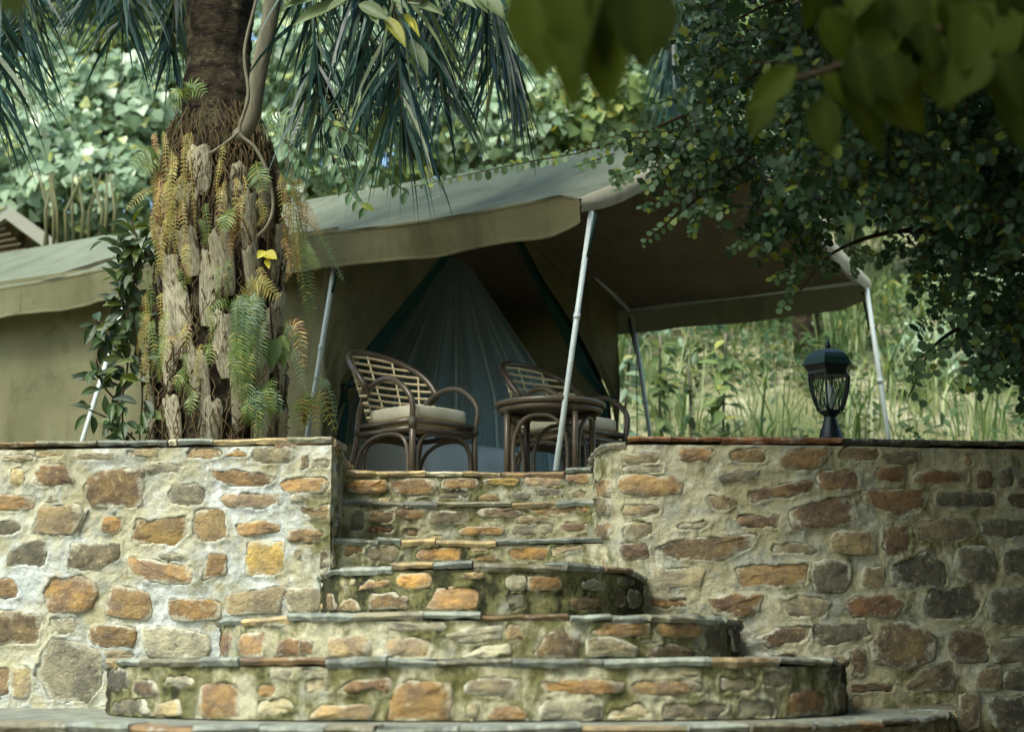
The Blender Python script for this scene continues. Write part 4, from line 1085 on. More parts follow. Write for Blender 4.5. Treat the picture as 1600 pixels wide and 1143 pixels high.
def put_leaf(me, base, tip, width, nor, parent, name='leaf'):        # a leaf object of its own, sharing its mesh
    base, tip = Vector(base), Vector(tip)
    y = tip - base; L = y.length; y.normalize()
    x = y.cross(Vector(nor)).normalized(); z = x.cross(y)
    o = bpy.data.objects.new(name, me); COL.objects.link(o)
    o.parent = parent
    mtx = Matrix(((x.x * width, y.x * L, z.x * L, base.x), (x.y * width, y.y * L, z.y * L, base.y), (x.z * width, y.z * L, z.z * L, base.z), (0, 0, 0, 1)))
    o.matrix_parent_inverse = Matrix.LocRotScale(parent.location, parent.rotation_euler, parent.scale).inverted() if parent.type == 'EMPTY' else Matrix()
    o.matrix_basis = mtx
    return o
def rvec(r, k=1.0): return Vector((r.uniform(-k, k), r.uniform(-k, k), r.uniform(-k, k)))

# ================================================================== palm
n_ = NT('palm_bark')
v_ = n_.coord(); vr = n_.coord((1, 1, 2.2))
c_ = n_.mix(n_.step(n_.noise(vr, 7, 6, .7), .35, .65), srgb(36, 31, 26), srgb(78, 68, 54))
c_ = n_.mix(n_.math('MULTIPLY', n_.step(n_.noise(v_, 4.5, 6, .7), .53, .64), .7), c_, srgb(118, 114, 88))
c_ = n_.mix(n_.math('MULTIPLY', n_.step(n_.noise(v_, 24, 5, .7), .58, .7), .6), c_, srgb(140, 130, 100))
n_.bump(n_.noise(vr, 16, 8, .72), 1.0, .05)
M_BARK = n_.done(c_, .95, .1)
n_ = NT('leaf_base_wood')
v_ = n_.coord((1, 1, .25), rand=True); v2 = n_.coord(rand=True)
c_ = n_.mix(n_.step(n_.noise(v_, 26, 5, .65), .38, .62), srgb(142, 131, 105), srgb(198, 190, 166))
c_ = n_.mix(n_.math('MULTIPLY', n_.step(n_.noise(v2, 8, 6, .7), .52, .66), .85), c_, srgb(92, 76, 54))
c_ = n_.mix(n_.math('MULTIPLY', n_.step(n_.noise(v2, 60, 4, .7), .6, .7), .6), c_, srgb(60, 48, 34))
n_.bump(n_.noise(v_, 60, 6, .7), .9, .012)
M_BOOT = n_.done(c_, .9, .15)
M_FIBRE = plain('dry_root_fibre', srgb(88, 75, 54), .95, .1, var=.4, scale=30, bump=0)
M_FROND = leaf_material('palm_leaflet', srgb(22, 42, 36), srgb(56, 88, 78), srgb(96, 108, 66), trans=.22, rough=.42, spec=.5, thirdamt=.14)
M_RACH = plain('palm_rachis', srgb(92, 90, 56), .6, .3, var=.2)
TD = 9.95
tb = P(340, 700, TD); tbase = Vector((tb.x, tb.y, ZT - .05))
palm = empty('palm_tree', tbase, 'thick old palm with rough trunk of cut leaf bases, left of the porch', 'palm tree'); palm['kind'] = 'thing'
AXT = [(338, 1.0), (340, .97), (343, .90), (344, .86), (342, .72), (341, .57), (340, .55), (340, .56), (338, .55), (334, .5)]
ROWS = [745, 560, 400, 290, 220, 188, 100, 0, -300, -640]
tz = [P(px, ry, TD).z for (px, q), ry in zip(AXT, ROWS)]; tz[0] = ZT - .05
def trunk_at(z):
    for i in range(len(tz) - 1):
        if z <= tz[i + 1] or i == len(tz) - 2:
            u = min(max((z - tz[i]) / (tz[i + 1] - tz[i]), 0), 1)
            px = AXT[i][0] + (AXT[i + 1][0] - AXT[i][0]) * u; q = AXT[i][1] + (AXT[i + 1][1] - AXT[i][1]) * u
            row = ROWS[i] + (ROWS[i + 1] - ROWS[i]) * u
            return Vector((P(px, row, TD).x, TD, z)), .36 * q
NZ, NS = 190, 44
V = []
for i in range(NZ + 1):
    z = tz[0] + (tz[-1] - tz[0]) * i / NZ; c, r = trunk_at(z)
    for k in range(NS):
        an = 2 * math.pi * k / NS
        V.append((c.x, c.y, z, an, r))
V = np.array(V); an = V[:, 3]; zz = V[:, 2]
dsp = .022 * vnoise(an * 2, zz * 3, 301, 1.0) + .016 * vnoise(an * 4, zz * 9, 302, 1.0) + .010 * vnoise(an * 9, zz * 22, 303, 1.0)
rr = V[:, 4] + dsp
VV = np.stack([V[:, 0] + rr * np.cos(an), V[:, 1] + rr * np.sin(an), zz], 1)
T = [(i * NS + k, i * NS + (k + 1) % NS, (i + 1) * NS + (k + 1) % NS, (i + 1) * NS + k) for i in range(NZ) for k in range(NS)]
link('trunk', np_mesh('trunk', VV, T, M_BARK), palm)
# cut leaf bases in a spiral
rb = random.Random(21)
def boot_mesh(i):
    r = random.Random(500 + i); m = MB(); nu, nv = 6, 8
    top = r.uniform(.86, 1.0)
    for side in (1, 0):
        for j in range(nv + 1):
            v = j / nv
            w = .5 * (.42 + .58 * math.sqrt(min(1, v * 1.5 + .02))) * (1 - .12 * v)
            for k in range(nu + 1):
                u = k / nu * 2 - 1
                x = u * w + r.uniform(-.006, .006)
                zc = v * (top + (r.uniform(-.10, .04) if j == nv else r.uniform(-.012, .012)) - .05 * (u * u) * (j == nv))
                y = (.22 + .20 * v) * (1 - .75 * u * u) + (r.uniform(-.008, .008)) - (.0 if side else .30 + .1 * v)
                m.add([(x, -y, zc)], [])
    n1 = (nu + 1) * (nv + 1)
    for j in range(nv):
        for k in range(nu):
            a = j * (nu + 1) + k
            m.f.append((a, a + 1, a + nu + 2, a + nu + 1)); m.f.append((n1 + a, n1 + a + nu + 1, n1 + a + nu + 2, n1 + a + 1))
    for k in range(nu):
        a = nv * (nu + 1) + k; m.f.append((a, a + 1, n1 + a + 1, n1 + a)); m.f.append((k, n1 + k, n1 + k + 1, k + 1))
    for j in range(nv):
        a = j * (nu + 1); m.f.append((a, a + nu + 1, n1 + a + nu + 1, n1 + a)); a += nu; m.f.append((a, n1 + a, n1 + a + nu + 1, a + nu + 1))
    return m.mesh('leaf_base', M_BOOT)
boots = [boot_mesh(i) for i in range(6)]
zA, zB = ZT - .02, P(340, 320, TD).z
nb = 72
for i in range(nb):
    z = zA + (zB - zA) * (i + .5) / nb; an = i * 2.39996 + rb.uniform(-.12, .12)
    c, r = trunk_at(z)
    o = bpy.data.objects.new('leaf_base', boots[i % 6]); COL.objects.link(o); o.parent = palm
    o.matrix_parent_inverse = Matrix.Translation(palm.location).inverted()
    w = rb.uniform(.11, .19); h = rb.uniform(.28, .50)
    out = Vector((math.cos(an), math.sin(an), 0))
    o.matrix_basis = Matrix.Translation(c + out * (r + .012) + Vector((0, 0, 0))) @ Matrix.Rotation(an + math.pi / 2, 4, 'Z') @ Matrix.Rotation(rb.uniform(.0, .13), 4, 'X') @ Matrix.Rotation(rb.uniform(-.24, .24), 4, 'Y') @ Matrix.Diagonal((w, w * .52, h, 1))
# hanging roots
m = MB()
for i in range(620):
    top = rb.random() < .55
    z = rb.uniform(P(340, 330, TD).z, P(340, 170, TD).z) if top else rb.uniform(ZT + .1, zB)
    an = rb.uniform(math.pi * .95, math.pi * 2.05); c, r = trunk_at(z)
    pts = []; L = rb.uniform(.1, .5) if top else rb.uniform(.1, .35)
    sl = rb.uniform(-.5, .5) if rb.random() < .7 else rb.uniform(-2, 2)
    for k in range(6):
        zk = z - L * k / 5
        if zk < ZT: break
        c2, r2 = trunk_at(zk); a2 = an + sl * L * k / 5 + rb.uniform(-.06, .06); ro = r2 + rb.uniform(.02, .07)
        pts.append((c2.x + ro * math.cos(a2), c2.y + ro * math.sin(a2), zk))
    if len(pts) > 2: m.tube(pts, rb.uniform(.0022, .006), 4, cap=False)
tag(m.build('root_fibres', M_FIBRE, palm), kind='stuff')
# crown and fronds
def frond(pts, ll, n, r, m, parent, width=.024, droop=1.0, dead=0.0, spread=1.0):
    sp = spline(pts, 40); fr = MB()
    tot = sum((b - a).length for a, b in zip(sp, sp[1:]))
    fr.tube(sp, [.022 * (1 - .85 * i / 39) + .003 for i in range(40)], 6)
    o = fr.build('frond', M_RACH, parent)
    n = int(n * 1.9); ll *= 1.6; spread *= 1.7
    lf = MB(); rnd = []; mid = []
    for i in range(n):
        u = .12 + .88 * i / n
        x = u * 39; k = min(int(x), 38); p = sp[k].lerp(sp[k + 1], x - k); t = (sp[k + 1] - sp[k]).normalized()
        side = t.cross(Vector((0, 0, 1)))
        if side.length < .2: side = Vector((r.uniform(-1, 1), r.uniform(-1, 1), 0))
        side.normalize()
        for s in (-1, 1):
            L = ll * (.55 + .45 * math.sin(math.pi * (.15 + .75 * u))) * r.uniform(.8, 1.15)
            d = (side * s * r.uniform(.3, 1.0) * spread + t * r.uniform(.6, 1.1) + Vector((r.uniform(-.2, .2), r.uniform(-.2, .2), r.uniform(-.2, .2)))).normalized()
            q = p.copy(); w = width * r.uniform(.7, 1.2)
            seg = 5; row = []
            wd = d.cross(Vector((r.uniform(-1, 1), r.uniform(-1, 1), r.uniform(-.5, .5)))).normalized()
            for j in range(seg + 1):
                v = j / seg; ww = w * (.45 + .55 * math.sin(math.pi * min(1, v * 1.2 + .1))) * (1 - v ** 3) * .5 + .0008
                row.append((q + wd * ww, q - wd * ww))
                d = (d + Vector((0, 0, -1)) * (.20 * droop * (.5 + v))).normalized()
                wd = (wd - d * wd.dot(d)).normalized()
                q = q + d * (L / seg)
            b = len(lf.v)
            for a1, a2 in row: lf.v += [tuple(a1), tuple(a2)]
            rv = r.random(); rnd += [rv] * (2 * seg + 2); mid += [0] * (2 * seg + 2)
            for j in range(seg): lf.f.append((b + 2 * j, b + 2 * j + 1, b + 2 * j + 3, b + 2 * j + 2))
    lf.at['rnd'] = rnd; lf.at['mid'] = mid
    lf.build('leaflets', m, o)
    return o
rp = random.Random(33)
top = Vector((P(334, -640, TD).x, TD, tz[-1]))
def FP(*q): return [top + Vector((0, 0, .1))] + [P(a, b, c) for a, b, c in q]
for q, ll, n, sp in ((((430, -560, 9.7), (478, -220, 9.55), (490, 50, 9.5), (502, 185, 9.5)), .46, 58, .5),
                     (((520, -600, 9.3), (590, -300, 9.2), (614, -10, 9.1), (628, 185, 9.1)), .58, 70, .6),
                     (((560, -620, 10.1), (640, -300, 10.3), (668, -20, 10.4), (692, 160, 10.4)), .52, 60, .6),
                     (((600, -640, 9.9), (720, -350, 10.0), (756, -50, 10.1), (806, 140, 10.1)), .50, 70, .7),
                     (((640, -640, 10.4), (740, -330, 10.5), (745, -70, 10.6), (775, 130, 10.6)), .48, 60, .6),
                     (((540, -600, 9.6), (556, -260, 9.5), (564, 0, 9.5), (574, 150, 9.5)), .52, 54, .5),
                     (((150, -560, 9.6), (40, -300, 9.4), (-15, -10, 9.3), (-25, 160, 9.3)), .55, 60, .8),
                     (((200, -600, 9.9), (100, -330, 9.9), (45, -70, 9.9), (30, 70, 9.9)), .48, 54, .9),
                     (((260, -560, 9.8), (215, -260, 9.7), (196, -70, 9.7), (190, 40, 9.7)), .44, 46, .9),
                     (((300, -560, 10.3), (282, -260, 10.5), (274, -20, 10.5), (266, 90, 10.5)), .34, 34, .35),
                     (((240, -620, 10.3), (170, -330, 10.4), (152, -100, 10.5), (148, 0, 10.5)), .42, 44, .9),
                     (((330, -600, 8.9), (325, -420, 8.0), (320, -330, 7.2), (310, -200, 6.7)), .5, 40, .8),
                     (((360, -640, 11.2), (380, -500, 12.4), (400, -330, 13.2), (410, -150, 13.6)), .5, 40, .8)):
    frond(FP(*q), ll, n, rp, M_FROND, palm, spread=sp)
m = MB(); m.lathe([(.2, -.5), (.3, -.1), (.34, .15), (.2, .4), (.05, .7)], top, 18); m.build('crown_shaft', M_FIBRE, palm)

# ---- second palm behind the tent, only a few hanging fronds show
p2 = P(1260, 420, 16.5)
palm2 = empty('palm_tree', (p2.x, p2.y, 1.9), 'slender distant palm behind the tent with one frond hanging above the ridge', 'palm tree'); palm2['kind'] = 'thing'
t2 = P(1255, -120, 16.5)
m = MB(); m.tube([(p2.x, p2.y, 1.6), (p2.x * .99, p2.y, 4), t2], [.15, .12, .11], 12); m.build('trunk', M_BARK, palm2)
for q in (((1160, -220, 16.2), (1070, -60, 16), (1048, 60, 16), (1052, 150, 16)), ((1170, -180, 16.6), (1120, -40, 16.6), (1108, 30, 16.7), (1104, 90, 16.7)), ((1340, -200, 16.2), (1420, -60, 16), (1450, 60, 16), (1460, 120, 16))):
    frond([t2] + [P(*x) for x in q], .62, 60, rp, M_FROND, palm2, spread=.4)

# ================================================================== ferns and climbers on the trunk
M_FERNG = leaf_material('green_fern', srgb(74, 96, 46), srgb(118, 138, 70), srgb(150, 146, 70), trans=.3, thirdamt=.15)
M_FERNY = leaf_material('golden_fern', srgb(128, 120, 58), srgb(176, 164, 86), srgb(140, 104, 56), trans=.3, thirdamt=.22)
M_FERNB = leaf_material('blue_green_fern', srgb(80, 106, 74), srgb(126, 146, 112), srgb(98, 112, 58), trans=.25, thirdamt=.2)
M_FERNO = leaf_material('dry_orange_fern', srgb(150, 112, 62), srgb(196, 164, 106), srgb(120, 86, 50), trans=.3, thirdamt=.3)
def td(px):
    x = (px - 342) * TD / F
    return TD - math.sqrt(max(0.0, .45 ** 2 - x * x)) - .05
def fern_frond(parent, pts, pl, n, m, r, pw=.30, curl=.35, both=True):
    sp = spline(pts, 24); mb = MB(); rnd = []; mid = []
    rv = r.random()
    mb.tube(sp, [.0035 * (1 - .7 * i / 23) for i in range(24)], 4, cap=False); rnd += [rv] * len(mb.v); mid += [1] * len(mb.v)
    for i in range(n):
        u = .04 + .95 * i / n
        x = u * 23; k = min(int(x), 22); p = sp[k].lerp(sp[k + 1], x - k); t = (sp[k + 1] - sp[k]).normalized()
        vw = Vector((-.2, -1, .15)).normalized()
        side = t.cross(vw).normalized(); nor = side.cross(t)
        L = pl * (math.sin(math.pi * (.16 + .78 * u)) ** .8) * r.uniform(.85, 1.12)
        for s in ((-1, 1) if both else (1,)):
            d = (side * s + t * .35 + nor * r.uniform(-.25, .15)).normalized()
            w = L * pw * .5; a = t - d * t.dot(d); a.normalize()
            e = p + d * L + Vector((0, 0, -curl * L * r.uniform(.4, 1.2)))
            mdl = p + d * (L * .5) + Vector((0, 0, -curl * L * .18))
            b = len(mb.v)
            mb.v += [tuple(p - a * w * .5), tuple(p + a * w * .7), tuple(mdl + a * w), tuple(mdl - a * w * .8), tuple(e)]
            mb.f += [(b, b + 1, b + 2, b + 3), (b + 3, b + 2, b + 4)]
            rnd += [rv + r.uniform(-.06, .06)] * 5; mid += [0] * 5
    mb.at['rnd'] = rnd; mb.at['mid'] = mid
    return mb.build('frond', m, parent)
rfn = random.Random(77)
def hang(px, py, L, lean=0.0, fwd=.06):          # a frond that arches out and hangs, pixels
    d = td(px); k = rfn.uniform(.1, .22)
    return [P(px, py, d), P(px + lean * .5 + rfn.uniform(-4, 4), py + L * k - 4, d - fwd), P(px + lean + rfn.uniform(-6, 6), py + L * .6, d - fwd), P(px + lean * 1.2 + rfn.uniform(-9, 9), py + L, d - fwd * .4)]
def arch(x0, y0, x1, y1, x2, y2, fwd=.10):
    return [P(x0, y0, td(x0)), P(x1, y1, td(x0) - fwd), P(x2, y2, td(x0) - fwd * 1.1)]
def fern(label, x, y, fronds):
    t = empty('fern', P(x, y, td(x)), label, 'fern', 'ferns growing on the palm trunk')
    for pts, pl, n, m, pw in fronds: fern_frond(t, pts, pl * TD / F, n, m, rfn, pw)
    return t
U = rfn.uniform
fern('golden ferns hanging in long strands from the upper left of the trunk', 262, 235,
     [(hang(U(236, 300), U(195, 300), U(80, 160), U(-12, 4)), U(7, 10), 26, M_FERNY, .24) for _ in range(12)] + [(hang(U(240, 290), U(280, 360), U(70, 120), U(-14, 4)), U(7, 9), 22, M_FERNY, .24) for _ in range(6)] + [(hang(U(236, 262), U(210, 300), U(90, 150), U(-4, 4)), U(5, 8), 26, M_FERNO, .3) for _ in range(5)] + [(arch(250, 290, 225, 300, 195, 330), 11, 16, M_FERNY, .24)])
fern('golden and orange ferns trailing down the right edge of the trunk', 450, 260,
     [(hang(U(438, 478), U(240, 330), U(80, 150), U(0, 14)), U(6, 9), 26, M_FERNY, .24) for _ in range(8)] + [(hang(U(440, 470), U(270, 380), U(60, 110), U(0, 10)), U(5, 8), 22, M_FERNO, .26) for _ in range(5)])
fern('small golden ferns hanging down the middle of the upper trunk', 375, 255, [(hang(U(340, 385), U(225, 320), U(50, 95), U(-4, 4)), U(6, 9), 18, M_FERNY, .24) for _ in range(6)] + [(hang(U(340, 380), U(330, 380), U(40, 80), U(-3, 3)), U(5, 7), 16, M_FERNO, .28) for _ in range(3)])
fern('thin green ferns scattered down the shaggy front of the trunk', 320, 420, [(hang(U(268, 420), U(300, 620), U(35, 80), U(-10, 10), .07), U(7, 11), 18, M_FERNG if i % 3 else M_FERNY, .2) for i in range(16)])
fern('long green strands hanging left of the trunk foot', 250, 430, [(hang(U(228, 262), U(380, 560), U(60, 110), U(-12, 4), .06), U(7, 10), 22, M_FERNG if i % 2 else M_FERNY, .2) for i in range(9)])
fern('bright green fern tuft at the top of the root collar', 285, 150, [(arch(288, 158, 282, 140, 265, 150), 18, 10, M_FERNG, .26), (arch(288, 158, 300, 132, 322, 148), 18, 11, M_FERNG, .26), (arch(288, 158, 292, 138, 296, 130), 14, 10, M_FERNG, .26)])
fern('broad green fern leaf sticking out left of the upper trunk', 238, 240, [(arch(246, 238, 230, 232, 205, 262), 24, 13, M_FERNG, .28), (arch(246, 240, 236, 245, 222, 275), 18, 11, M_FERNG, .26)])
fern('blue green fern fronds reaching right above the tent roof edge', 425, 195, [(arch(410, 205, 440, 178, 482, 208), 26, 13, M_FERNB, .18), (arch(412, 208, 450, 195, 478, 222), 24, 13, M_FERNB, .17), (arch(430, 200, 500, 165, 562, 235), 22, 20, M_FERNB, .17), (arch(430, 205, 445, 215, 458, 240), 20, 11, M_FERNB, .18)])
fern('single broad green fern frond hanging at the upper right of the trunk', 408, 252, [(arch(400, 252, 404, 270, 412, 300), 22, 13, M_FERNG, .20), (arch(360, 325, 355, 335, 350, 362), 20, 11, M_FERNG, .23)])
fern('feathery blue green fern mass hanging at mid trunk', 385, 470,
     [(hang(U(368, 402), U(455, 500), U(70, 130), U(-10, 12), .12), U(13, 18), 25, M_FERNB if i % 3 else M_FERNG, .13) for i in range(18)] + [(hang(U(352, 390), U(500, 560), U(60, 90), U(-8, 8), .1), U(12, 16), 22, M_FERNG, .14) for i in range(10)])
fern('yellow arching fern frond above the feathery mass', 380, 468, [(arch(378, 472, 400, 440, 438, 466), 20, 18, M_FERNY, .18), (arch(372, 480, 350, 470, 330, 482), 14, 10, M_FERNG, .20)])
fern('pair of small yellow green ferns at left mid trunk', 278, 530, [(arch(280, 522, 268, 528, 250, 562), 14, 13, M_FERNY, .20), (arch(282, 515, 290, 510, 290, 545), 13, 11, M_FERNY, .20), (arch(318, 540, 328, 545, 326, 572), 13, 10, M_FERNG, .21)])
fern('two small green ferns near the foot of the trunk', 285, 595, [(arch(300, 592, 286, 585, 272, 602), 14, 10, M_FERNG, .21), (arch(292, 600, 300, 620, 294, 650), 13, 11, M_FERNG, .20)])
fern('fern with one pale orange frond at the right of the trunk', 440, 520, [(arch(442, 525, 462, 508, 476, 578), 17, 20, M_FERNO, .18), (arch(440, 520, 450, 512, 482, 548), 15, 17, M_FERNB, .17), (arch(444, 540, 460, 550, 478, 610), 13, 20, M_FERNB, .15)])
fern('loose green ferns at the lower right foot of the trunk', 425, 620, [(hang(U(385, 430), U(585, 630), U(40, 75), U(-8, 14), .1), U(12, 16), 15, M_FERNB if i % 2 else M_FERNG, .17) for i in range(12)])
fern('yellow green fern clump behind the wall beside the leaning pole', 478, 640, [(arch(475, 665, 478 + i * 6 - 10, 630 - (i % 3) * 8, 470 + i * 14 - 14, 660 + (i % 2) * 18), 14, 15, M_FERNY if i % 2 else M_FERNG, .18) for i in range(6)])
fern('long fine fern fronds drooping in front of the tent valance', 470, 300, [(arch(465, 330, 500, 370, 538, 440), 10, 28, M_FERNB, .15), (arch(462, 310, 480, 400, 492, 505), 12, 34, M_FERNG, .15), (arch(462, 330, 472, 420, 486, 520), 12, 34, M_FERNG, .15), (arch(460, 350, 478, 390, 500, 420), 14, 22, M_FERNG, .15), (arch(458, 300, 480, 330, 503, 372), 13, 20, M_FERNO, .17), (arch(485, 590, 510, 600, 528, 668), 9, 22, M_FERNB, .16)])

M_CLIMB = leaf_material('dark_climber_leaf', srgb(38, 54, 30), srgb(66, 86, 44), srgb(96, 108, 48), trans=.2, rough=.38, spec=.5, thirdamt=.15)
M_BROAD = leaf_material('grey_green_leaf', srgb(88, 104, 72), srgb(120, 134, 92), srgb(150, 150, 60), trans=.25, rough=.45, thirdamt=.08)
M_STEM = plain('grey_stem_bark', srgb(112, 107, 90), .9, .15, var=.5, scale=26, bump=.6, bd=.01, stretch=(1, 1, .3))
M_TWIG = plain('dark_twig', srgb(58, 48, 36), .9, .15, var=.3)
L_CLIMB = leaf_mesh('leaf', M_CLIMB, LA, curl=.2, fold=.2); L_BROAD = leaf_mesh('leaf', M_BROAD, LA, curl=.16, fold=.14)
L_HEART = leaf_mesh('leaf', M_FERNG, HE, curl=.2, fold=.15); L_YEL = leaf_mesh('leaf', leaf_material('yellow_leaf', srgb(176, 168, 50), srgb(196, 188, 70), trans=.35), OV, curl=.15, fold=.2)
rc = random.Random(91)
cl = empty('climbing_shrub', P(215, 690, 9.8), 'dark leafy climbing shrub on the left side of the palm trunk', 'shrub'); cl['kind'] = 'thing'
stems = [[(215, 720), (222, 600), (205, 480), (218, 400), (205, 345)], [(205, 720), (190, 640), (200, 560), (192, 470), (196, 410)], [(225, 700), (180, 660), (140, 640)], [(200, 570), (165, 520), (150, 500)], [(210, 420), (185, 380), (158, 372)], [(218, 400), (228, 372), (236, 352)], [(195, 640), (160, 600), (150, 560)]]
for s in stems:
    sp = spline([P(a, b, 9.72 + rc.uniform(-.05, .05)) for a, b in s], 16)
    m = MB(); m.tube(sp, .006, 5); m.build('stem', M_TWIG, cl)
    L = sum((b - a).length for a, b in zip(sp, sp[1:]))
    for k in range(int(L / .023)):
        x = rc.uniform(.12, 1) * 15; i = min(int(x), 14); p = sp[i].lerp(sp[i + 1], x - i)
        d = Vector((rc.uniform(-1, .75), rc.uniform(-.8, .3), rc.uniform(-.9, .55))).normalized()
        q = p + d * .03; ll = rc.uniform(.09, .15)
        put_leaf(L_CLIMB, q, q + d * ll, ll * rc.uniform(.36, .5), Vector((rc.uniform(-.4, .4), -.7, rc.uniform(.1, 1))), cl)
# heart-leaved climber and yellow leaves on the right of the trunk
hc = empty('heart_leaf_climber', P(430, 600, td(430)), 'heart shaped green leaves and one yellow leaf on the right side of the trunk', 'climber')
m = MB(); m.tube(spline([P(428, 690, td(428)), P(435, 600, td(435) - .02), P(425, 520, td(425) - .03), P(418, 400, td(418) - .03)], 14), .006, 5); m.build('stem', M_TWIG, hc)
for (x0, y0, x1, y1, w, me) in ((424, 530, 426, 575, 32, L_HEART), (436, 548, 446, 574, 18, L_HEART), (412, 395, 432, 402, 20, L_YEL), (414, 392, 402, 402, 14, L_YEL), (416, 405, 420, 418, 10, L_YEL), (440, 525, 452, 548, 16, L_HEART)):
    put_leaf(me, P(x0, y0, td(x0) - .06), P(x1, y1, td(x0) - .10), w * TD / F, (.1, -1, .5), hc)
# grey stem that climbs past the palm, with its broad leaves
gs = empty('climbing_fig_stem', P(385, 205, 9.55), 'smooth grey stem climbing beside the upper palm trunk with large drooping leaves', 'climber')
m = MB(); m.tube(spline([P(372, 215, 9.56), P(390, 190, 9.52), P(405, 110, 9.5), P(420, 40, 9.5), P(432, -40, 9.5), P(448, -160, 9.5)], 26), [.045] * 3 + [.05] * 23, 12, jit=.04, rnd=rc); m.build('stem', M_STEM, gs)
m = MB(); m.tube(spline([P(446, -150, 9.5), P(500, -80, 9.2), (P(560, -20, 9.0)), P(640, 0, 8.9), P(700, -10, 8.9)], 20), .012, 6); m.build('branch', M_STEM, gs)
for (x0, y0, x1, y1, w) in ((540, 5, 456, 30, 28), (530, -8, 440, 3, 24), (558, -6, 505, 12, 22), (560, 6, 606, 26, 26), (600, 26, 634, 66, 24), (640, 62, 670, 112, 24), (632, 2, 692, 16, 20), (590, -12, 640, 8, 22), (628, 22, 656, 52, 15), (700, -8, 745, 6, 20), (742, -14, 790, 22, 34), (735, -20, 760, 14, 24), (480, -16, 450, -4, 22), (575, 12, 590, 34, 18)):
    put_leaf(L_YEL if (x0, y0) == (628, 22) else L_BROAD, P(x0, y0, 8.95), P(x1, y1, 8.85), w * 8.9 / F, (rc.uniform(-.3, .3), -.8, rc.uniform(.2, .7)), gs)
vi = empty('liana', P(405, 370, td(405)), 'thin pale bare vine looping down the front of the palm trunk', 'vine')
m = MB(); m.tube(spline([P(415, -90, 9.4), P(400, 0, 9.38), P(382, 80, 9.38), P(388, 150, 9.38), P(374, 205, 9.4), P(398, 230, 9.4), P(418, 270, 9.42), P(427, 320, 9.44), P(418, 352, 9.46), P(402, 370, 9.5)], 50), .0105, 7); m.build('stem', M_STEM, vi)
m = MB(); m.tube(spline([P(374, 205, 9.4), P(355, 222, 9.4), P(328, 240, 9.45)], 10), .009, 6); m.build('side_stem', M_STEM, vi)
M_ROUND = leaf_material('round_leaflet', srgb(62, 90, 58), srgb(104, 132, 92), srgb(132, 142, 54), trans=.3, rough=.42, thirdamt=.12)
L_ROUND = leaf_mesh('leaflet', M_ROUND, RO, n=6, curl=.06, fold=.1); L_OVL = leaf_mesh('leaflet', M_ROUND, OV, n=6, curl=.15, fold=.14)
def sprig(parent, pts, n, size, r, me=None, hangdn=.5, name='sprig', stem=.004, aspect=.8):
    sp = spline(pts, 24); m = MB(); m.tube(sp, [stem * (1 - .6 * i / 23) for i in range(24)], 4, cap=False); o = m.build(name, M_TWIG, parent)
    C, D, N, S = [], [], [], []
    for i in range(n):
        u = .08 + .92 * i / n; x = u * 23; k = min(int(x), 22); p = sp[k].lerp(sp[k + 1], x - k); t = (sp[k + 1] - sp[k]).normalized()
        s = 1 if i % 2 else -1
        side = t.cross(Vector((0, -1, .25))).normalized()
        d = (side * s * .9 + t * .35 + Vector((r.uniform(-.2, .2), r.uniform(-.5, .3), -hangdn + r.uniform(-.2, .2)))).normalized()
        C.append(p[:]); D.append(d[:]); N.append((r.uniform(-.5, .5), -.75, r.uniform(-.1, .9))); S.append(size * r.uniform(.75, 1.15) * (1 - .25 * u))
    return o, C, D, N, S
rsx = random.Random(123)
sv = empty('leafy_creeper', P(490, 175, 9.3), 'creeper with paired oval leaflets hanging from the trunk across the tent roof', 'creeper')
for pts, n in (([(492, 175, 9.3), (545, 208, 9.2), (590, 262, 9.1), (640, 305, 9.1)], 20), ([(505, 225, 9.4), (530, 260, 9.3), (548, 300, 9.3), (574, 330, 9.3)], 14), ([(440, 215, 9.4), (462, 240, 9.3), (480, 265, 9.3)], 8)):
    o, C, D, N, S = sprig(sv, [P(*x) for x in pts], n, .10, rsx, hangdn=.9)
    for c, d, nn, s in zip(C, D, N, S): put_leaf(L_OVL, c, Vector(c) + Vector(d) * s, s * .5, nn, sv, 'leaflet')
# ================================================================== hillside, background plants
M_BANK = ground_material('dry_grassy_bank', srgb(126, 124, 90), srgb(172, 166, 136), srgb(80, 94, 54), 1.3, .05)
def hill_z(x, y):
    y0 = 12.7 if x > 2 else 12.7 + (2 - x) * .55
    if x < -6: y0 = 12.7 + 8 * .55
    d = y - y0
    if d <= 0: return ZT - .03
    d2 = min(d, 15.0)
    return ZT - .03 + .50 * d2 * (1 - math.exp(-d2 / 1.0)) + .05 * max(0, d - 15) + .16 * math.sin(x * 1.3 + y * .7) * min(1, d / 2)
g = MB(); xs = sorted([-60, -40, -28] + [-22 + i * .7 for i in range(64)] + [26, 34, 45, 60, -1.03, .62]); ys = [9.1, 9.6, 10.11, 11, 12, 12.5] + [12.8 + i * .5 for i in range(52)] + [42, 50, 70, 110]
for y in ys:
    for x in xs: g.add([(x, y, hill_z(x, y))], [])
nx = len(xs)
for j in range(len(ys) - 1):
    for i in range(nx - 1):
        if -1.1 < xs[i] < .6 and ys[j] < 10.1: continue      # the stairs
        a = j * nx + i
        g.f.append((a, a + 1, a + nx + 1, a + nx))
tag(g.build('hillside', M_BANK), 'grassy hillside rising behind the tent and the walls', kind='structure')

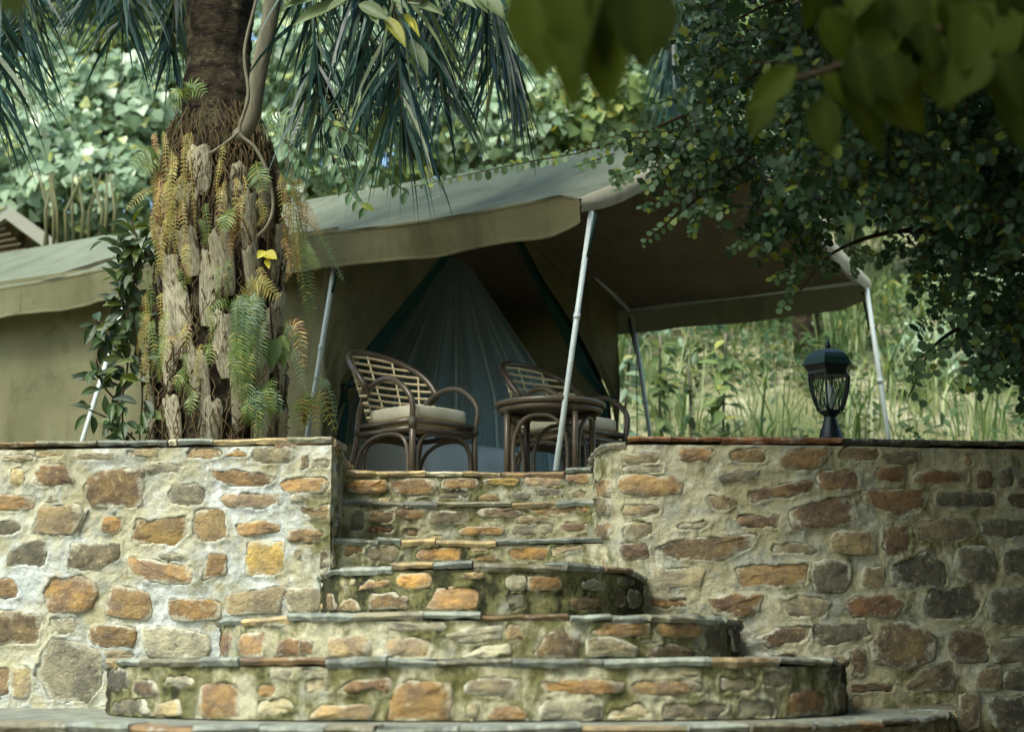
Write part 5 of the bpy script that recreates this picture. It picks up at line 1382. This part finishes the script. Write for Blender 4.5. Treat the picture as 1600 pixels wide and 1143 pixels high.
M_VINE = leaf_material('pale_vine_leaf', srgb(84, 112, 78), srgb(160, 180, 148), srgb(170, 172, 96), trans=.3, rough=.34, spec=.6, thirdamt=.10)
M_MIDG = leaf_material('mid_green_leaf', srgb(70, 94, 52), srgb(132, 150, 92), srgb(176, 172, 92), trans=.35, rough=.45, thirdamt=.12)
M_DEEP = leaf_material('deep_green_leaf', srgb(36, 56, 32), srgb(70, 94, 52), srgb(110, 116, 50), trans=.3, rough=.42, thirdamt=.1)
rbk = random.Random(8)
def blob_leaves(c, rx, ry, rz, n, size, r, up=.5):
    nr = np.random.default_rng(r.randint(0, 10 ** 6))
    v = nrmz(nr.normal(size=(n, 3))); v[:, 1] = -np.abs(v[:, 1]) * (nr.random(n) < .8) + v[:, 1] * 0 + np.abs(v[:, 1]) * 0 + v[:, 1] * (nr.random(n) < .2)
    v = nrmz(v)
    lump = 1 + .22 * np.sin(v[:, 0] * 5 + r.random() * 6) * np.sin(v[:, 2] * 5 + r.random() * 6) + .12 * np.sin(v[:, 0] * 11 + v[:, 2] * 9 + r.random() * 6)
    rad = lump * nr.uniform(.55, 1.05, n) ** .6
    C = np.array(c)[None] + v * np.array([rx, ry, rz])[None] * rad[:, None]
    N = v * .8 + np.array([0, -.35, up]) + nr.normal(size=(n, 3)) * .35
    D = np.array([0, -.25, -.8]) + nr.normal(size=(n, 3)) * .5
    L = size * nr.uniform(.65, 1.25, n)
    return C, D, N, L
def bush(name, label, cat, px, py, d, rx, rz, size, n, m, shape='heart', group='shrubs and vines on the hillside', wr=.85, stem=True):
    c = P(px, py, d); gz = hill_z(c.x, c.y)
    t = empty(name, (c.x, c.y, gz), label, cat, group); t['kind'] = 'thing'
    C, D, N, L = blob_leaves(c, rx, rx * .7, rz, n, size, rbk)
    C[:, 2] = np.maximum(C[:, 2], gz + .02)
    o = leaf_cloud('foliage', C, D, N, L, L * wr, m, shape, t); o['kind'] = 'stuff'
    mm = MB()
    for k in range(5):
        e = Vector((c.x + rbk.uniform(-.6, .6) * rx, c.y + rbk.uniform(-.2, .3) * rx, c.z + rbk.uniform(-.1, .5) * rz))
        b = Vector((c.x + rbk.uniform(-.15, .15), c.y + rbk.uniform(0, .2), gz - .1))
        mm.tube([b, b.lerp(e, .5) + Vector((rbk.uniform(-.2, .2), 0, 0)), e], [.035, .025, .01], 6)
    mm.build('stem', M_STEM, t)
    return t
def tree(label, px, py, d, rx, rz, size, n, m, shape='ovate', trunk=.12, tx=None):
    c = P(px, py, d); bx = c.x if tx is None else P(tx, py, d).x; gz = hill_z(bx, c.y)
    t = empty('hillside_tree', (bx, c.y, gz), label, 'tree', 'trees on the hillside'); t['kind'] = 'thing'
    parts = []
    for k in range(7):
        cc = c + Vector((rbk.uniform(-.7, .7) * rx, rbk.uniform(-.5, .6) * rx, rbk.uniform(-.7, .7) * rz))
        parts.append(blob_leaves(cc, rx * .55, rx * .5, rz * .5, n // 7, size, rbk))
    C, D, N, L = [np.concatenate([p[i] for p in parts]) for i in range(4)]
    o = leaf_cloud('crown', C, D, N, L, L * .62, m, shape, t); o['kind'] = 'stuff'
    mm = MB(); b = Vector((bx, c.y, gz - .2)); top = c + Vector((0, 0, rz * .2))
    mm.tube(spline([b, b.lerp(top, .4) + Vector((.15, 0, 0)), b.lerp(top, .75) + Vector((-.1, 0, 0)), top], 12), [trunk * (1 - .6 * i / 11) for i in range(12)], 8)
    for k in range(5):
        s = b.lerp(top, rbk.uniform(.45, .9)); e = c + Vector((rbk.uniform(-.8, .8) * rx, rbk.uniform(-.5, .5) * rx, rbk.uniform(-.3, .8) * rz))
        mm.tube([s, s.lerp(e, .5) + Vector((0, 0, .1)), e], [trunk * .4, trunk * .28, trunk * .1], 6)
    mm.build('trunk', M_STEM, t)
    return t
# vine-covered shrubs in front, trees behind
BU = [(35, 265, 18.0, 1.15, .75, 'far left, above the hut'), (120, 300, 17.6, .9, .55, 'low behind the blue left roof'), (150, 205, 18.6, 1.1, .7, 'left of the palm, middle height'),
      (225, 175, 18.3, .85, .7, 'just left of the dark upper palm trunk'), (205, 300, 17.4, .75, .5, 'touching the left edge of the palm trunk'), (60, 180, 19.6, 1.2, .8, 'below the hanging left palm fronds'),
      (470, 255, 17.6, .8, .5, 'between the palm trunk and the hanging fronds'), (560, 240, 18.2, 1.0, .6, 'behind the hanging palm fronds, low'), (660, 215, 18.6, 1.1, .65, 'behind the tips of the central fronds'),
      (760, 205, 18.2, .9, .6, 'above the middle of the tent ridge'), (850, 205, 17.6, .8, .5, 'right of the last palm frond above the ridge'), (940, 175, 17.4, .8, .5, 'above the tent ridge beside the far palm'),
      (890, 110, 19.6, 1.2, .8, 'behind the dark blurred leaves'), (560, 120, 20.5, 1.4, .9, 'high behind the central palm fronds'), (700, 100, 20.8, 1.5, .9, 'high right of the central palm fronds'), (1010, 140, 18.6, 1.0, .7, 'left of the shade tree, above the ridge'),
      (1180, 200, 19.0, 1.4, .9, 'behind the shade tree crown, left'), (1330, 230, 19.0, 1.4, .9, 'behind the shade tree crown, middle'), (1500, 250, 19.0, 1.5, .9, 'behind the shade tree crown, right')]
for i, (px, py, d, rx, rz, where) in enumerate(BU):
    yel = i in (7, 11, 14)
    bush('vine_shrub', 'pale broad leaved vine shrub ' + where, 'shrub', px, py, d, rx, rz, .16 if i % 2 else .13, int(760 * rx * rz / .5), M_MIDG if yel else M_VINE, 'heart')
TR = [(-190, 120, 21, 2.2, 2.0, M_MIDG, 'leafy tree past the left edge, above the hut'), (30, 40, 23, 2.2, 1.7, M_DEEP, 'dark leafy tree at the top left corner'), (150, 60, 23.5, 1.9, 1.7, M_MIDG, 'speckled green tree behind the left palm fronds'), (245, 30, 25, 2.0, 1.6, M_DEEP, 'dark tree behind the upper palm trunk'),
      (480, 60, 24, 2.0, 1.7, M_MIDG, 'bright leafy tree right of the grey climbing stem'), (640, 10, 25, 2.4, 1.8, M_VINE, 'pale tree high behind the palm fronds'), (820, 40, 23.5, 2.0, 1.7, M_MIDG, 'green tree behind the blurred leaves'),
      (1000, 20, 23, 1.9, 1.6, M_VINE, 'pale tree above the far palm frond'), (1180, 40, 23, 2.2, 2.0, M_MIDG, 'green tree behind the left of the shade tree'), (1380, 60, 23, 2.3, 2.2, M_MIDG, 'green tree behind the middle of the shade tree'), (1570, 80, 23, 2.2, 2.2, M_DEEP, 'dark tree behind the far right of the shade tree')]
for i, (px, py, d, rx, rz, m, lab) in enumerate(TR): tree(lab, px, py, d, rx, rz, .19, 2600, m, 'ovate', .14, tx=(165 if i == 2 else None))
# slim trunk and canes at the left
cn = empty('cane_clump', P(90, 395, 16.6), 'clump of pale upright canes behind the blue left roof', 'cane')
for k in range(11):
    x = 62 + k * 11 + rbk.uniform(-4, 4); m = MB(); m.tube([P(x, 420, 16.6), P(x + rbk.uniform(-8, 14), 330, 16.6 + rbk.uniform(-.3, .3)), P(x + rbk.uniform(-14, 24), 270, 16.7)], [.022, .018, .008], 5); m.build('cane', M_RACH, cn)

# right bank: tall grass, weeds
M_GRASS = leaf_material('bank_grass', srgb(104, 124, 70), srgb(176, 182, 136), srgb(82, 110, 64), trans=.35, rough=.5, thirdamt=.35, bumpy=False)
M_GRASSG = leaf_material('green_grass', srgb(84, 108, 46), srgb(130, 146, 70), srgb(150, 150, 80), trans=.35, rough=.5, thirdamt=.2, bumpy=False)
def grass(name, label, n, xr, yr, lr, wr, m, r, lean=.55, clump=0):
    nr = np.random.default_rng(r)
    x = nr.uniform(*xr, n); y = yr[0] + (yr[1] - yr[0]) * nr.random(n) ** 1.3
    if clump:
        cx, cy = nr.uniform(*xr, clump), nr.uniform(*yr, clump); k = nr.integers(0, clump, n); x = cx[k] + nr.normal(0, .10, n); y = cy[k] + nr.normal(0, .10, n)
    z = np.array([hill_z(a, b) for a, b in zip(x, y)]) - .02
    L = nr.uniform(*lr, n); w = nr.uniform(*wr, n); an = nr.uniform(0, 2 * np.pi, n); ln = nr.uniform(.1, 1, n) * lean
    wd = np.stack([np.cos(an + 1.57), np.sin(an + 1.57), 0 * an], 1)
    ld = np.stack([np.cos(an), np.sin(an), 0 * an], 1)
    rows = []
    for j, v in enumerate((0, .35, .7, 1.0)):
        p = np.stack([x, y, z], 1) + np.array([0, 0, 1.0]) * (L * v * (1 - .45 * ln * v))[:, None] + ld * (L * ln * v * v)[:, None]
        ww = w * (1, .95, .6, .04)[j] * .5
        rows += [p - wd * ww[:, None], p + wd * ww[:, None]]
    V = np.stack(rows, 1)
    q = np.array([(0, 1, 3, 2), (2, 3, 5, 4), (4, 5, 7, 6)])
    T = q[None] + (np.arange(n) * 8)[:, None, None]
    me = np_mesh(name, V.reshape(-1, 3), T.reshape(-1, 4), m, {'rnd': np.repeat(nr.random(n), 8), 'mid': np.zeros(n * 8)})
    return tag(link(name, me), label, kind='stuff')
grass('dry_grass', 'tall pale dry grass covering the bank right of the tent', 7500, (.6, 8.5), (12.9, 20.5), (.12, .42), (.006, .016), M_GRASS, 51, .9)
grass('tall_grass', 'long arching green grass blades on the upper bank', 1900, (.8, 8.5), (14.2, 21), (.5, 1.15), (.012, .03), M_GRASS, 52, .8, clump=90)
grass('lawn_grass', 'short green grass behind the right wall coping', 9000, (.75, 5.5), (9.25, 13.6), (.10, .26), (.005, .011), M_GRASSG, 53)
grass('lawn_grass', 'tufts of grass in the bed behind the left wall', 1500, (-4.2, -1.05), (9.2, 9.7), (.03, .09), (.004, .009), M_GRASSG, 54)
cu, du, nu_, lu = [], [], [], []
ru = random.Random(909)
for k in range(150):                # low tangle of leafy growth over the bank
    x, y = ru.uniform(.9, 8.0), ru.uniform(13.3, 20)
    for j in range(ru.randint(25, 70)):
        rr_ = ru.uniform(.1, .45); px_, py_ = x + ru.gauss(0, rr_ * .6), y + ru.gauss(0, rr_ * .5)
        cu.append((px_, py_, hill_z(px_, py_) + abs(ru.gauss(0, .18)))); du.append((ru.uniform(-1, 1), ru.uniform(-.8, .2), ru.uniform(-.7, .5))); nu_.append((ru.uniform(-.5, .5), -.5, 1)); lu.append(ru.uniform(.06, .15))
tag(leaf_cloud('undergrowth', cu, du, nu_, np.array(lu), np.array(lu) * .5, M_DEEP, 'ovate'), 'low dark tangle of leafy undergrowth over the grassy bank', kind='stuff')
def weed(label, px, py0, py1, d, m, n, size, lean=0):
    c = P(px, py0, d); t = empty('leafy_weed', (c.x, c.y, hill_z(c.x, c.y)), label, 'plant', 'leafy weeds on the bank')
    b = Vector((c.x, c.y, hill_z(c.x, c.y) - .02)); e = P(px + lean, py1, d)
    sp = spline([b, b.lerp(e, .5) + Vector((rbk.uniform(-.08, .08), 0, 0)), e], 14); mm = MB(); mm.tube(sp, .012, 5); mm.build('stem', M_STEM, t)
    C, D, N = [], [], []
    for i in range(n):
        p = sp[min(13, int(rbk.uniform(.15, 1) * 13))] + rvec(rbk, .05); C.append(p[:]); D.append((rbk.uniform(-1, 1), rbk.uniform(-.8, .2), rbk.uniform(-.9, .2))); N.append((rbk.uniform(-.3, .3), -.5, .8))
    L = np.array([size * rbk.uniform(.7, 1.2) for _ in range(n)])
    o = leaf_cloud('leaves', C, D, N, L, L * .5, m, 'ovate', t); o['kind'] = 'stuff'
weed('leafy weed beside the far tent pole', 1032, 690, 525, 13.9, M_MIDG, 46, .17); weed('yellow green weed left of the lantern, below the far valance', 1128, 680, 520, 14.2, M_MIDG, 46, .19, 6)
weed('dull weed against the edge of the right door flap', 985, 690, 540, 14.0, M_VINE, 40, .17); weed('small dark weed under the far valance', 1075, 620, 570, 14.4, M_DEEP, 16, .15)
for i, (px, py, d) in enumerate(((1490, 560, 16.5), (1420, 500, 17.5), (1560, 470, 17.5), (1280, 500, 17.5), (1180, 480, 18), (1080, 500, 17.5), (1000, 490, 17))):
    bush('bank_shrub', ['feathery green shrub low on the bank at the right edge', 'green shrub right of the far front pole', 'green shrub high at the right edge of the bank', 'green shrub behind the lantern roof', 'green shrub behind the far valance, middle', 'green shrub behind the far valance, left', 'green shrub beside the right door flap'][i], 'shrub', px, py, d, .8, .42, .12, 480, M_MIDG if i % 2 else M_VINE, 'ovate', 'shrubs on the right bank', .4)

# ================================================================== shade tree at the right
M_SMALL = leaf_material('small_round_leaf', srgb(26, 44, 28), srgb(66, 92, 62), srgb(116, 126, 44), trans=.34, rough=.48, spec=.3, thirdamt=.12)
M_LIT_SPRIG = leaf_material('lit_sprig_leaf', srgb(58, 84, 52), srgb(108, 134, 96), srgb(132, 142, 54), trans=.36, rough=.45, spec=.35, thirdamt=.14)  # lighter copy of the small leaf, sunlight painted onto the front sprigs
st = Vector((3.9, 9.5, ZT - .05))
shade = empty('shade_tree', st, 'dense small leaved tree overhanging the porch and the right wall', 'tree'); shade['kind'] = 'thing'
fork = st + Vector((-.15, -.2, 2.6))
m = MB(); m.tube(spline([st, st + Vector((.06, -.05, .9)), st + Vector((-.05, -.12, 1.8)), fork], 14), [.17 - .05 * i / 13 for i in range(14)], 12, jit=.05, rnd=rbk); m.build('trunk', M_STEM, shade)
LIMB = [[(1720, 330, 9.0), (1500, 215, 8.4), (1310, 185, 8.1), (1180, 240, 8.0), (1090, 310, 7.9), (1010, 375, 7.9)], [(1750, 200, 8.8), (1450, 90, 8.2), (1260, 70, 7.9), (1130, 150, 7.8), (1010, 205, 7.8), (900, 240, 7.8)],
        [(1740, 420, 9.0), (1560, 395, 8.6), (1430, 360, 8.2), (1310, 390, 8.0), (1245, 460, 7.9)], [(1740, 500, 9.0), (1610, 490, 8.6), (1530, 500, 8.4), (1460, 540, 8.2), (1420, 620, 8.1)], [(1700, 470, 8.9), (1590, 540, 8.2), (1545, 590, 8.0)],
        [(1740, 50, 8.6), (1420, -40, 8.2), (1220, 0, 8.0), (1100, 60, 7.9)], [(1740, 300, 8.6), (1560, 330, 7.6), (1420, 300, 7.2), (1330, 290, 7.1)], [(1760, 0, 8), (1600, -300, 6.8), (1400, -420, 6.2), (1250, -380, 6)], [(1800, 0, 8), (1800, -400, 6.8), (1700, -600, 5.8)]]
limbs = []
for q in LIMB:
    sp = spline([fork] + [P(*x) for x in q], 34); limbs.append(sp)
    m = MB(); m.tube(sp, [.055 * (1 - i / 33) ** 1.7 + .004 for i in range(34)], 7, cap=False); m.build('limb', M_TWIG, shade)
rsh = random.Random(404)
def inpoly(x, y, pg):
    r = False
    for (a, b), (c, d) in zip(pg, pg[1:] + pg[:1]):
        if (b > y) != (d > y) and x < (c - a) * (y - b) / (d - b) + a: r = not r
    return r
POLYS = [([(1085, -60), (1700, -60), (1700, 400), (1560, 400), (1480, 350), (1440, 290), (1360, 270), (1290, 280), (1240, 300), (1170, 260), (1130, 200), (1110, 150), (1090, 60)], 640, (7.0, 9.3)),
         ([(1240, 60), (1700, 0), (1700, 380), (1480, 320), (1320, 270), (1230, 230)], 620, (6.4, 8.8)),
         ([(1480, 330), (1700, 380), (1700, 560), (1590, 520), (1500, 470), (1440, 400)], 95, (7.2, 8.8)),
         ([(1050, 200), (1120, 170), (1190, 270), (1120, 280), (1060, 250), (990, 230)], 70, (7.6, 8.2)),
         ([(1190, 300), (1300, 300), (1290, 360), (1250, 400), (1210, 340)], 26, (7.7, 8.2)),
         ([(1460, 470), (1620, 460), (1640, 600), (1540, 540), (1470, 530)], 26, (7.8, 8.5))]
C, D, N, S = [], [], [], []
tw = MB()
def twig(p, d, L, n, size, r):
    d = d.normalized(); q = p.copy(); pts = [p]
    side = d.cross(Vector((r.uniform(-.4, .4), -1, r.uniform(-.3, .3)))).normalized()
    for i in range(n):
        d = (d + Vector((0, 0, -.05)) + rvec(r, .05)).normalized(); q = q + d * (L / n)
        s = 1 if i % 2 else -1
        C.append(q[:]); D.append((side * s * .9 + d * .4 + rvec(r, .3) + Vector((0, 0, -.25)))[:]); N.append((r.uniform(-.6, .6), r.uniform(-1, -.1), r.uniform(0, 1.2))); S.append(size * r.choice((.6, .8, 1, 1, 1.2, 1.4)) * r.uniform(.85, 1.15))
        if i % 4 == 3: pts.append(q.copy())
    if len(pts) > 1: tw.tube(pts, .003, 3, cap=False)
for pg, n, dr in POLYS:
    xs_, ys_ = [a for a, b in pg], [b for a, b in pg]; k = 0
    while k < n:
        x, y = rsh.uniform(min(xs_), max(xs_)), rsh.uniform(min(ys_), max(ys_))
        if not inpoly(x, y, pg): continue
        k += 1
        p = P(x, y, rsh.uniform(*dr))
        twig(p, Vector((rsh.uniform(-1.2, .5), rsh.uniform(-.6, .3), rsh.uniform(-.8, .25))), rsh.uniform(.18, .34), rsh.randint(10, 16), .042, rsh)
k = 0
while k < 4600:                    # unseen crown above the picture, added to shade right wall and steps, thinning left
    p = Vector((rsh.uniform(-1.8, 5.2), rsh.uniform(4.4, 9.2), rsh.uniform(3.0, 5.4)))
    if p.z < .43 * p.y + .15 or rsh.random() > min(1, max(0, (p.x + 1.5) / 3.0)) ** 2.2: continue
    k += 1
    twig(p, Vector((rsh.uniform(-1, 1), rsh.uniform(-1, 1), rsh.uniform(-.6, .4))), .4, 10, .085, rsh)
for k in range(2600):              # unseen low foliage added at the right, blocks skylight from the wall
    y = rsh.uniform(4.2, 8.5); p = Vector((.335 * y + .38 + rsh.uniform(0, 1) ** 1.3 * 2.6, y, rsh.uniform(-.1, 4.2)))
    twig(p, Vector((rsh.uniform(-1, 1), rsh.uniform(-1, 1), rsh.uniform(-.6, .4))), .4, 10, .085, rsh)
o = leaf_cloud('crown', C, D, N, np.array(S), np.array(S) * .74, M_SMALL, 'round', shade); o['kind'] = 'stuff'
o = tw.build('twigs', M_TWIG, shade); o['kind'] = 'stuff'
# sprigs that stand out one by one against the tent and the bank
SPR = [[(1090, 215), (1030, 222), (975, 240)], [(1085, 225), (1040, 262), (1005, 300)], [(1100, 245), (1060, 280), (1035, 318)], [(1130, 290), (1100, 320), (1075, 345)], [(1050, 205), (985, 208), (925, 222)], [(1070, 320), (1040, 350), (1000, 385)], [(1080, 262), (1010, 262), (950, 280)], [(1060, 290), (1020, 320), (1000, 325)], [(1110, 300), (1085, 345), (1080, 370)], [(1010, 215), (940, 228), (870, 240)], [(900, 240), (800, 258), (645, 292)], [(960, 240), (930, 250), (895, 262)],
       [(1000, 232), (985, 268), (960, 300)], [(1245, 400), (1240, 440), (1222, 490)], [(1190, 350), (1165, 375), (1140, 392)], [(1260, 420), (1225, 425), (1205, 440)], [(1280, 395), (1290, 420), (1305, 430)], [(1325, 380), (1340, 410), (1330, 430)], [(1150, 320), (1120, 330), (1095, 320)],
       [(1480, 540), (1440, 560), (1425, 600)], [(1455, 545), (1425, 575), (1440, 640)], [(1500, 520), (1470, 560), (1455, 590)], [(1560, 560), (1535, 590), (1520, 612)], [(1560, 560), (1560, 590), (1550, 615)], [(1520, 480), (1490, 500), (1450, 520)], [(1580, 500), (1545, 530), (1510, 545)],
       [(1450, 400), (1430, 430), (1440, 460)], [(1400, 340), (1395, 370), (1410, 390)], [(1340, 390), (1370, 400), (1400, 395)], [(1130, 20), (1090, 40), (1065, 70)], [(1120, 110), (1060, 150), (1010, 165)], [(1110, 180), (1060, 200), (1015, 215)], [(1440, 450), (1480, 470), (1500, 500)], [(1075, 235), (1045, 250), (1030, 262)], [(1170, 280), (1130, 300), (1100, 310)],
       [(1600, 530), (1590, 560), (1570, 580)], [(1640, 480), (1600, 500), (1560, 505)], [(1540, 470), (1520, 500), (1530, 525)]]
for q in SPR:
    d = rsh.uniform(7.6, 8.1); pts = [P(a, b, d + rsh.uniform(-.05, .05)) for a, b in q]
    L = sum((Vector(b) - Vector(a)).length for a, b in zip(pts, pts[1:]))
    big = q[0][0] > 1430 and q[0][1] > 440
    o, c_, d_, n2, s_ = sprig(shade, pts, max(8, int(L / (.034 if big else .0195))), .062 if big else .050, rsh, hangdn=.45)
    for j in range(len(s_)): s_[j] *= rsh.uniform(.75, 1.1)
    lf = leaf_cloud('leaves', c_, d_, n2, np.array(s_), np.array(s_) * .78, M_LIT_SPRIG, 'round', o, rnd=np.array([rsh.uniform(.35, .85) for _ in s_])); lf['kind'] = 'stuff'

# ================================================================== broad-leaved branches close to the camera
M_FORE = leaf_material('broad_fore_leaf', srgb(34, 44, 9), srgb(70, 82, 21), None, trans=.42, rough=.7, spec=.12)
L_F = [leaf_mesh('leaf', M_FORE, OV, 9, .12, .18, .012), leaf_mesh('leaf', M_FORE, HE, 9, .16, .25, .01)]
rfo = random.Random(66)
ft = Vector((2.5, .7, -1.5))
ftree = empty('broadleaf_tree', ft, 'broad leaved tree near the camera with blurred branches hanging into the picture top', 'tree'); ftree['kind'] = 'thing'
ff = Vector((2.3, .9, 2.3))
m = MB(); m.tube(spline([ft, Vector((2.55, .75, .3)), ff], 12), [.16 - .05 * i / 11 for i in range(12)], 10, jit=.05, rnd=rfo); m.build('trunk', M_STEM, ftree)
def branch(label, pts, leaves, d, twigr=.012):
    m = MB(); m.tube(spline([ff] + [P(*p) for p in pts], 26), [twigr * (2.2 - 1.8 * i / 25) for i in range(26)], 7); t = m.build('branch', M_TWIG, ftree)
    t['label'] = label
    for (x0, y0, x1, y1, w) in leaves:
        dd = d + rfo.uniform(-.12, .12)
        o = put_leaf(L_F[rfo.random() < .4], P(x0, y0, dd), P(x1, y1, dd - rfo.uniform(-.02, .05)), (1.22 if d > 4 else .95) * w * d / F, (rfo.uniform(-.5, .5), -.7, rfo.uniform(.0, .8)), ftree)
        o.parent = t; o.matrix_parent_inverse = Matrix()
    return t
branch('large broad dark leaves of an out of focus branch at the top right corner', [(1900, -300, 4.6), (1700, -60, 4.4), (1560, 20, 4.3), (1420, 60, 4.3), (1290, 110, 4.3), (1200, 130, 4.3)],
       [(1544, 3, 1568, 98, 76), (1518, 74, 1464, 160, 90), (1577, 130, 1587, 222, 46), (1350, 108, 1455, 200, 84), (1312, 112, 1390, 240, 50), (1285, 146, 1293, 244, 52), (1330, 16, 1305, 88, 66), (1392, -26, 1385, 40, 94), (1276, -18, 1268, 46, 60), (1412, 34, 1422, 86, 62), (1243, 102, 1172, 166, 42),
        (1206, 136, 1170, 212, 44), (1285, 110, 1343, 172, 60), (1445, -20, 1475, 60, 80), (1500, -30, 1490, 50, 80), (1598, 20, 1630, 110, 70), (1470, 60, 1440, 130, 60), (1560, 90, 1612, 170, 60), (1350, 60, 1372, 128, 58), (1440, 90, 1400, 160, 56), (1620, -20, 1580, 60, 70), (1530, -40, 1520, 30, 70), (1360, -40, 1330, 20, 60), (1590, 170, 1625, 250, 50)] + [(x := rfo.uniform(1260, 1620), y := rfo.uniform(-60, 90), x + rfo.uniform(-40, 50), y + rfo.uniform(60, 90), rfo.uniform(55, 80)) for _ in range(22)], 4.3)
branch('very blurred dark green leaves hanging at the top centre', [(1150, -420, 3.3), (1040, -160, 3.3), (960, -40, 3.3), (860, -30, 3.3)],
       [(835, -40, 848, 112, 120), (905, -10, 876, 168, 100), (960, 20, 938, 166, 95), (1005, -40, 1008, 104, 120), (880, -60, 905, 90, 110), (940, -60, 965, 100, 120), (860, 40, 900, 120, 80)], 3.3, .008)
branch('small blurred leaf hanging into the top left corner', [(-160, -220, 2.4), (-40, -90, 2.3), (30, -40, 2.3)], [(-10, -40, 32, 22, 60), (40, -50, 12, 10, 50)], 2.3, .006)

C, D, N, S = [], [], [], []
for k in range(2600):              # unseen crown added overhead to shade the leaves in view
    x, y = rfo.uniform(-1.6, 3.4), rfo.uniform(-.6, 4.6)
    z = rfo.uniform(2.0, 3.6)
    if z < .47 * y + .25 + .3 * (x < .2) or (x < -.2 and y > 2.4): continue
    C.append((x, y, z)); D.append((rfo.uniform(-1, 1), rfo.uniform(-1, 1), -.6)); N.append((rfo.uniform(-.5, .5), rfo.uniform(-.5, .5), 1)); S.append(rfo.uniform(.10, .2))
o = leaf_cloud('crown', C, D, N, np.array(S), np.array(S) * .7, M_FORE, 'ovate', ftree); o['kind'] = 'stuff'
for e in ((-1.0, .8, 2.8), (.6, 2.6, 2.9), (2.6, 3.2, 3.1), (.4, .2, 2.7)):
    m = MB(); m.tube(spline([ff, ff.lerp(Vector(e), .5) + Vector((0, 0, .25)), Vector(e)], 12), [.05 - .035 * i / 11 for i in range(12)], 7); m.build('limb', M_TWIG, ftree)
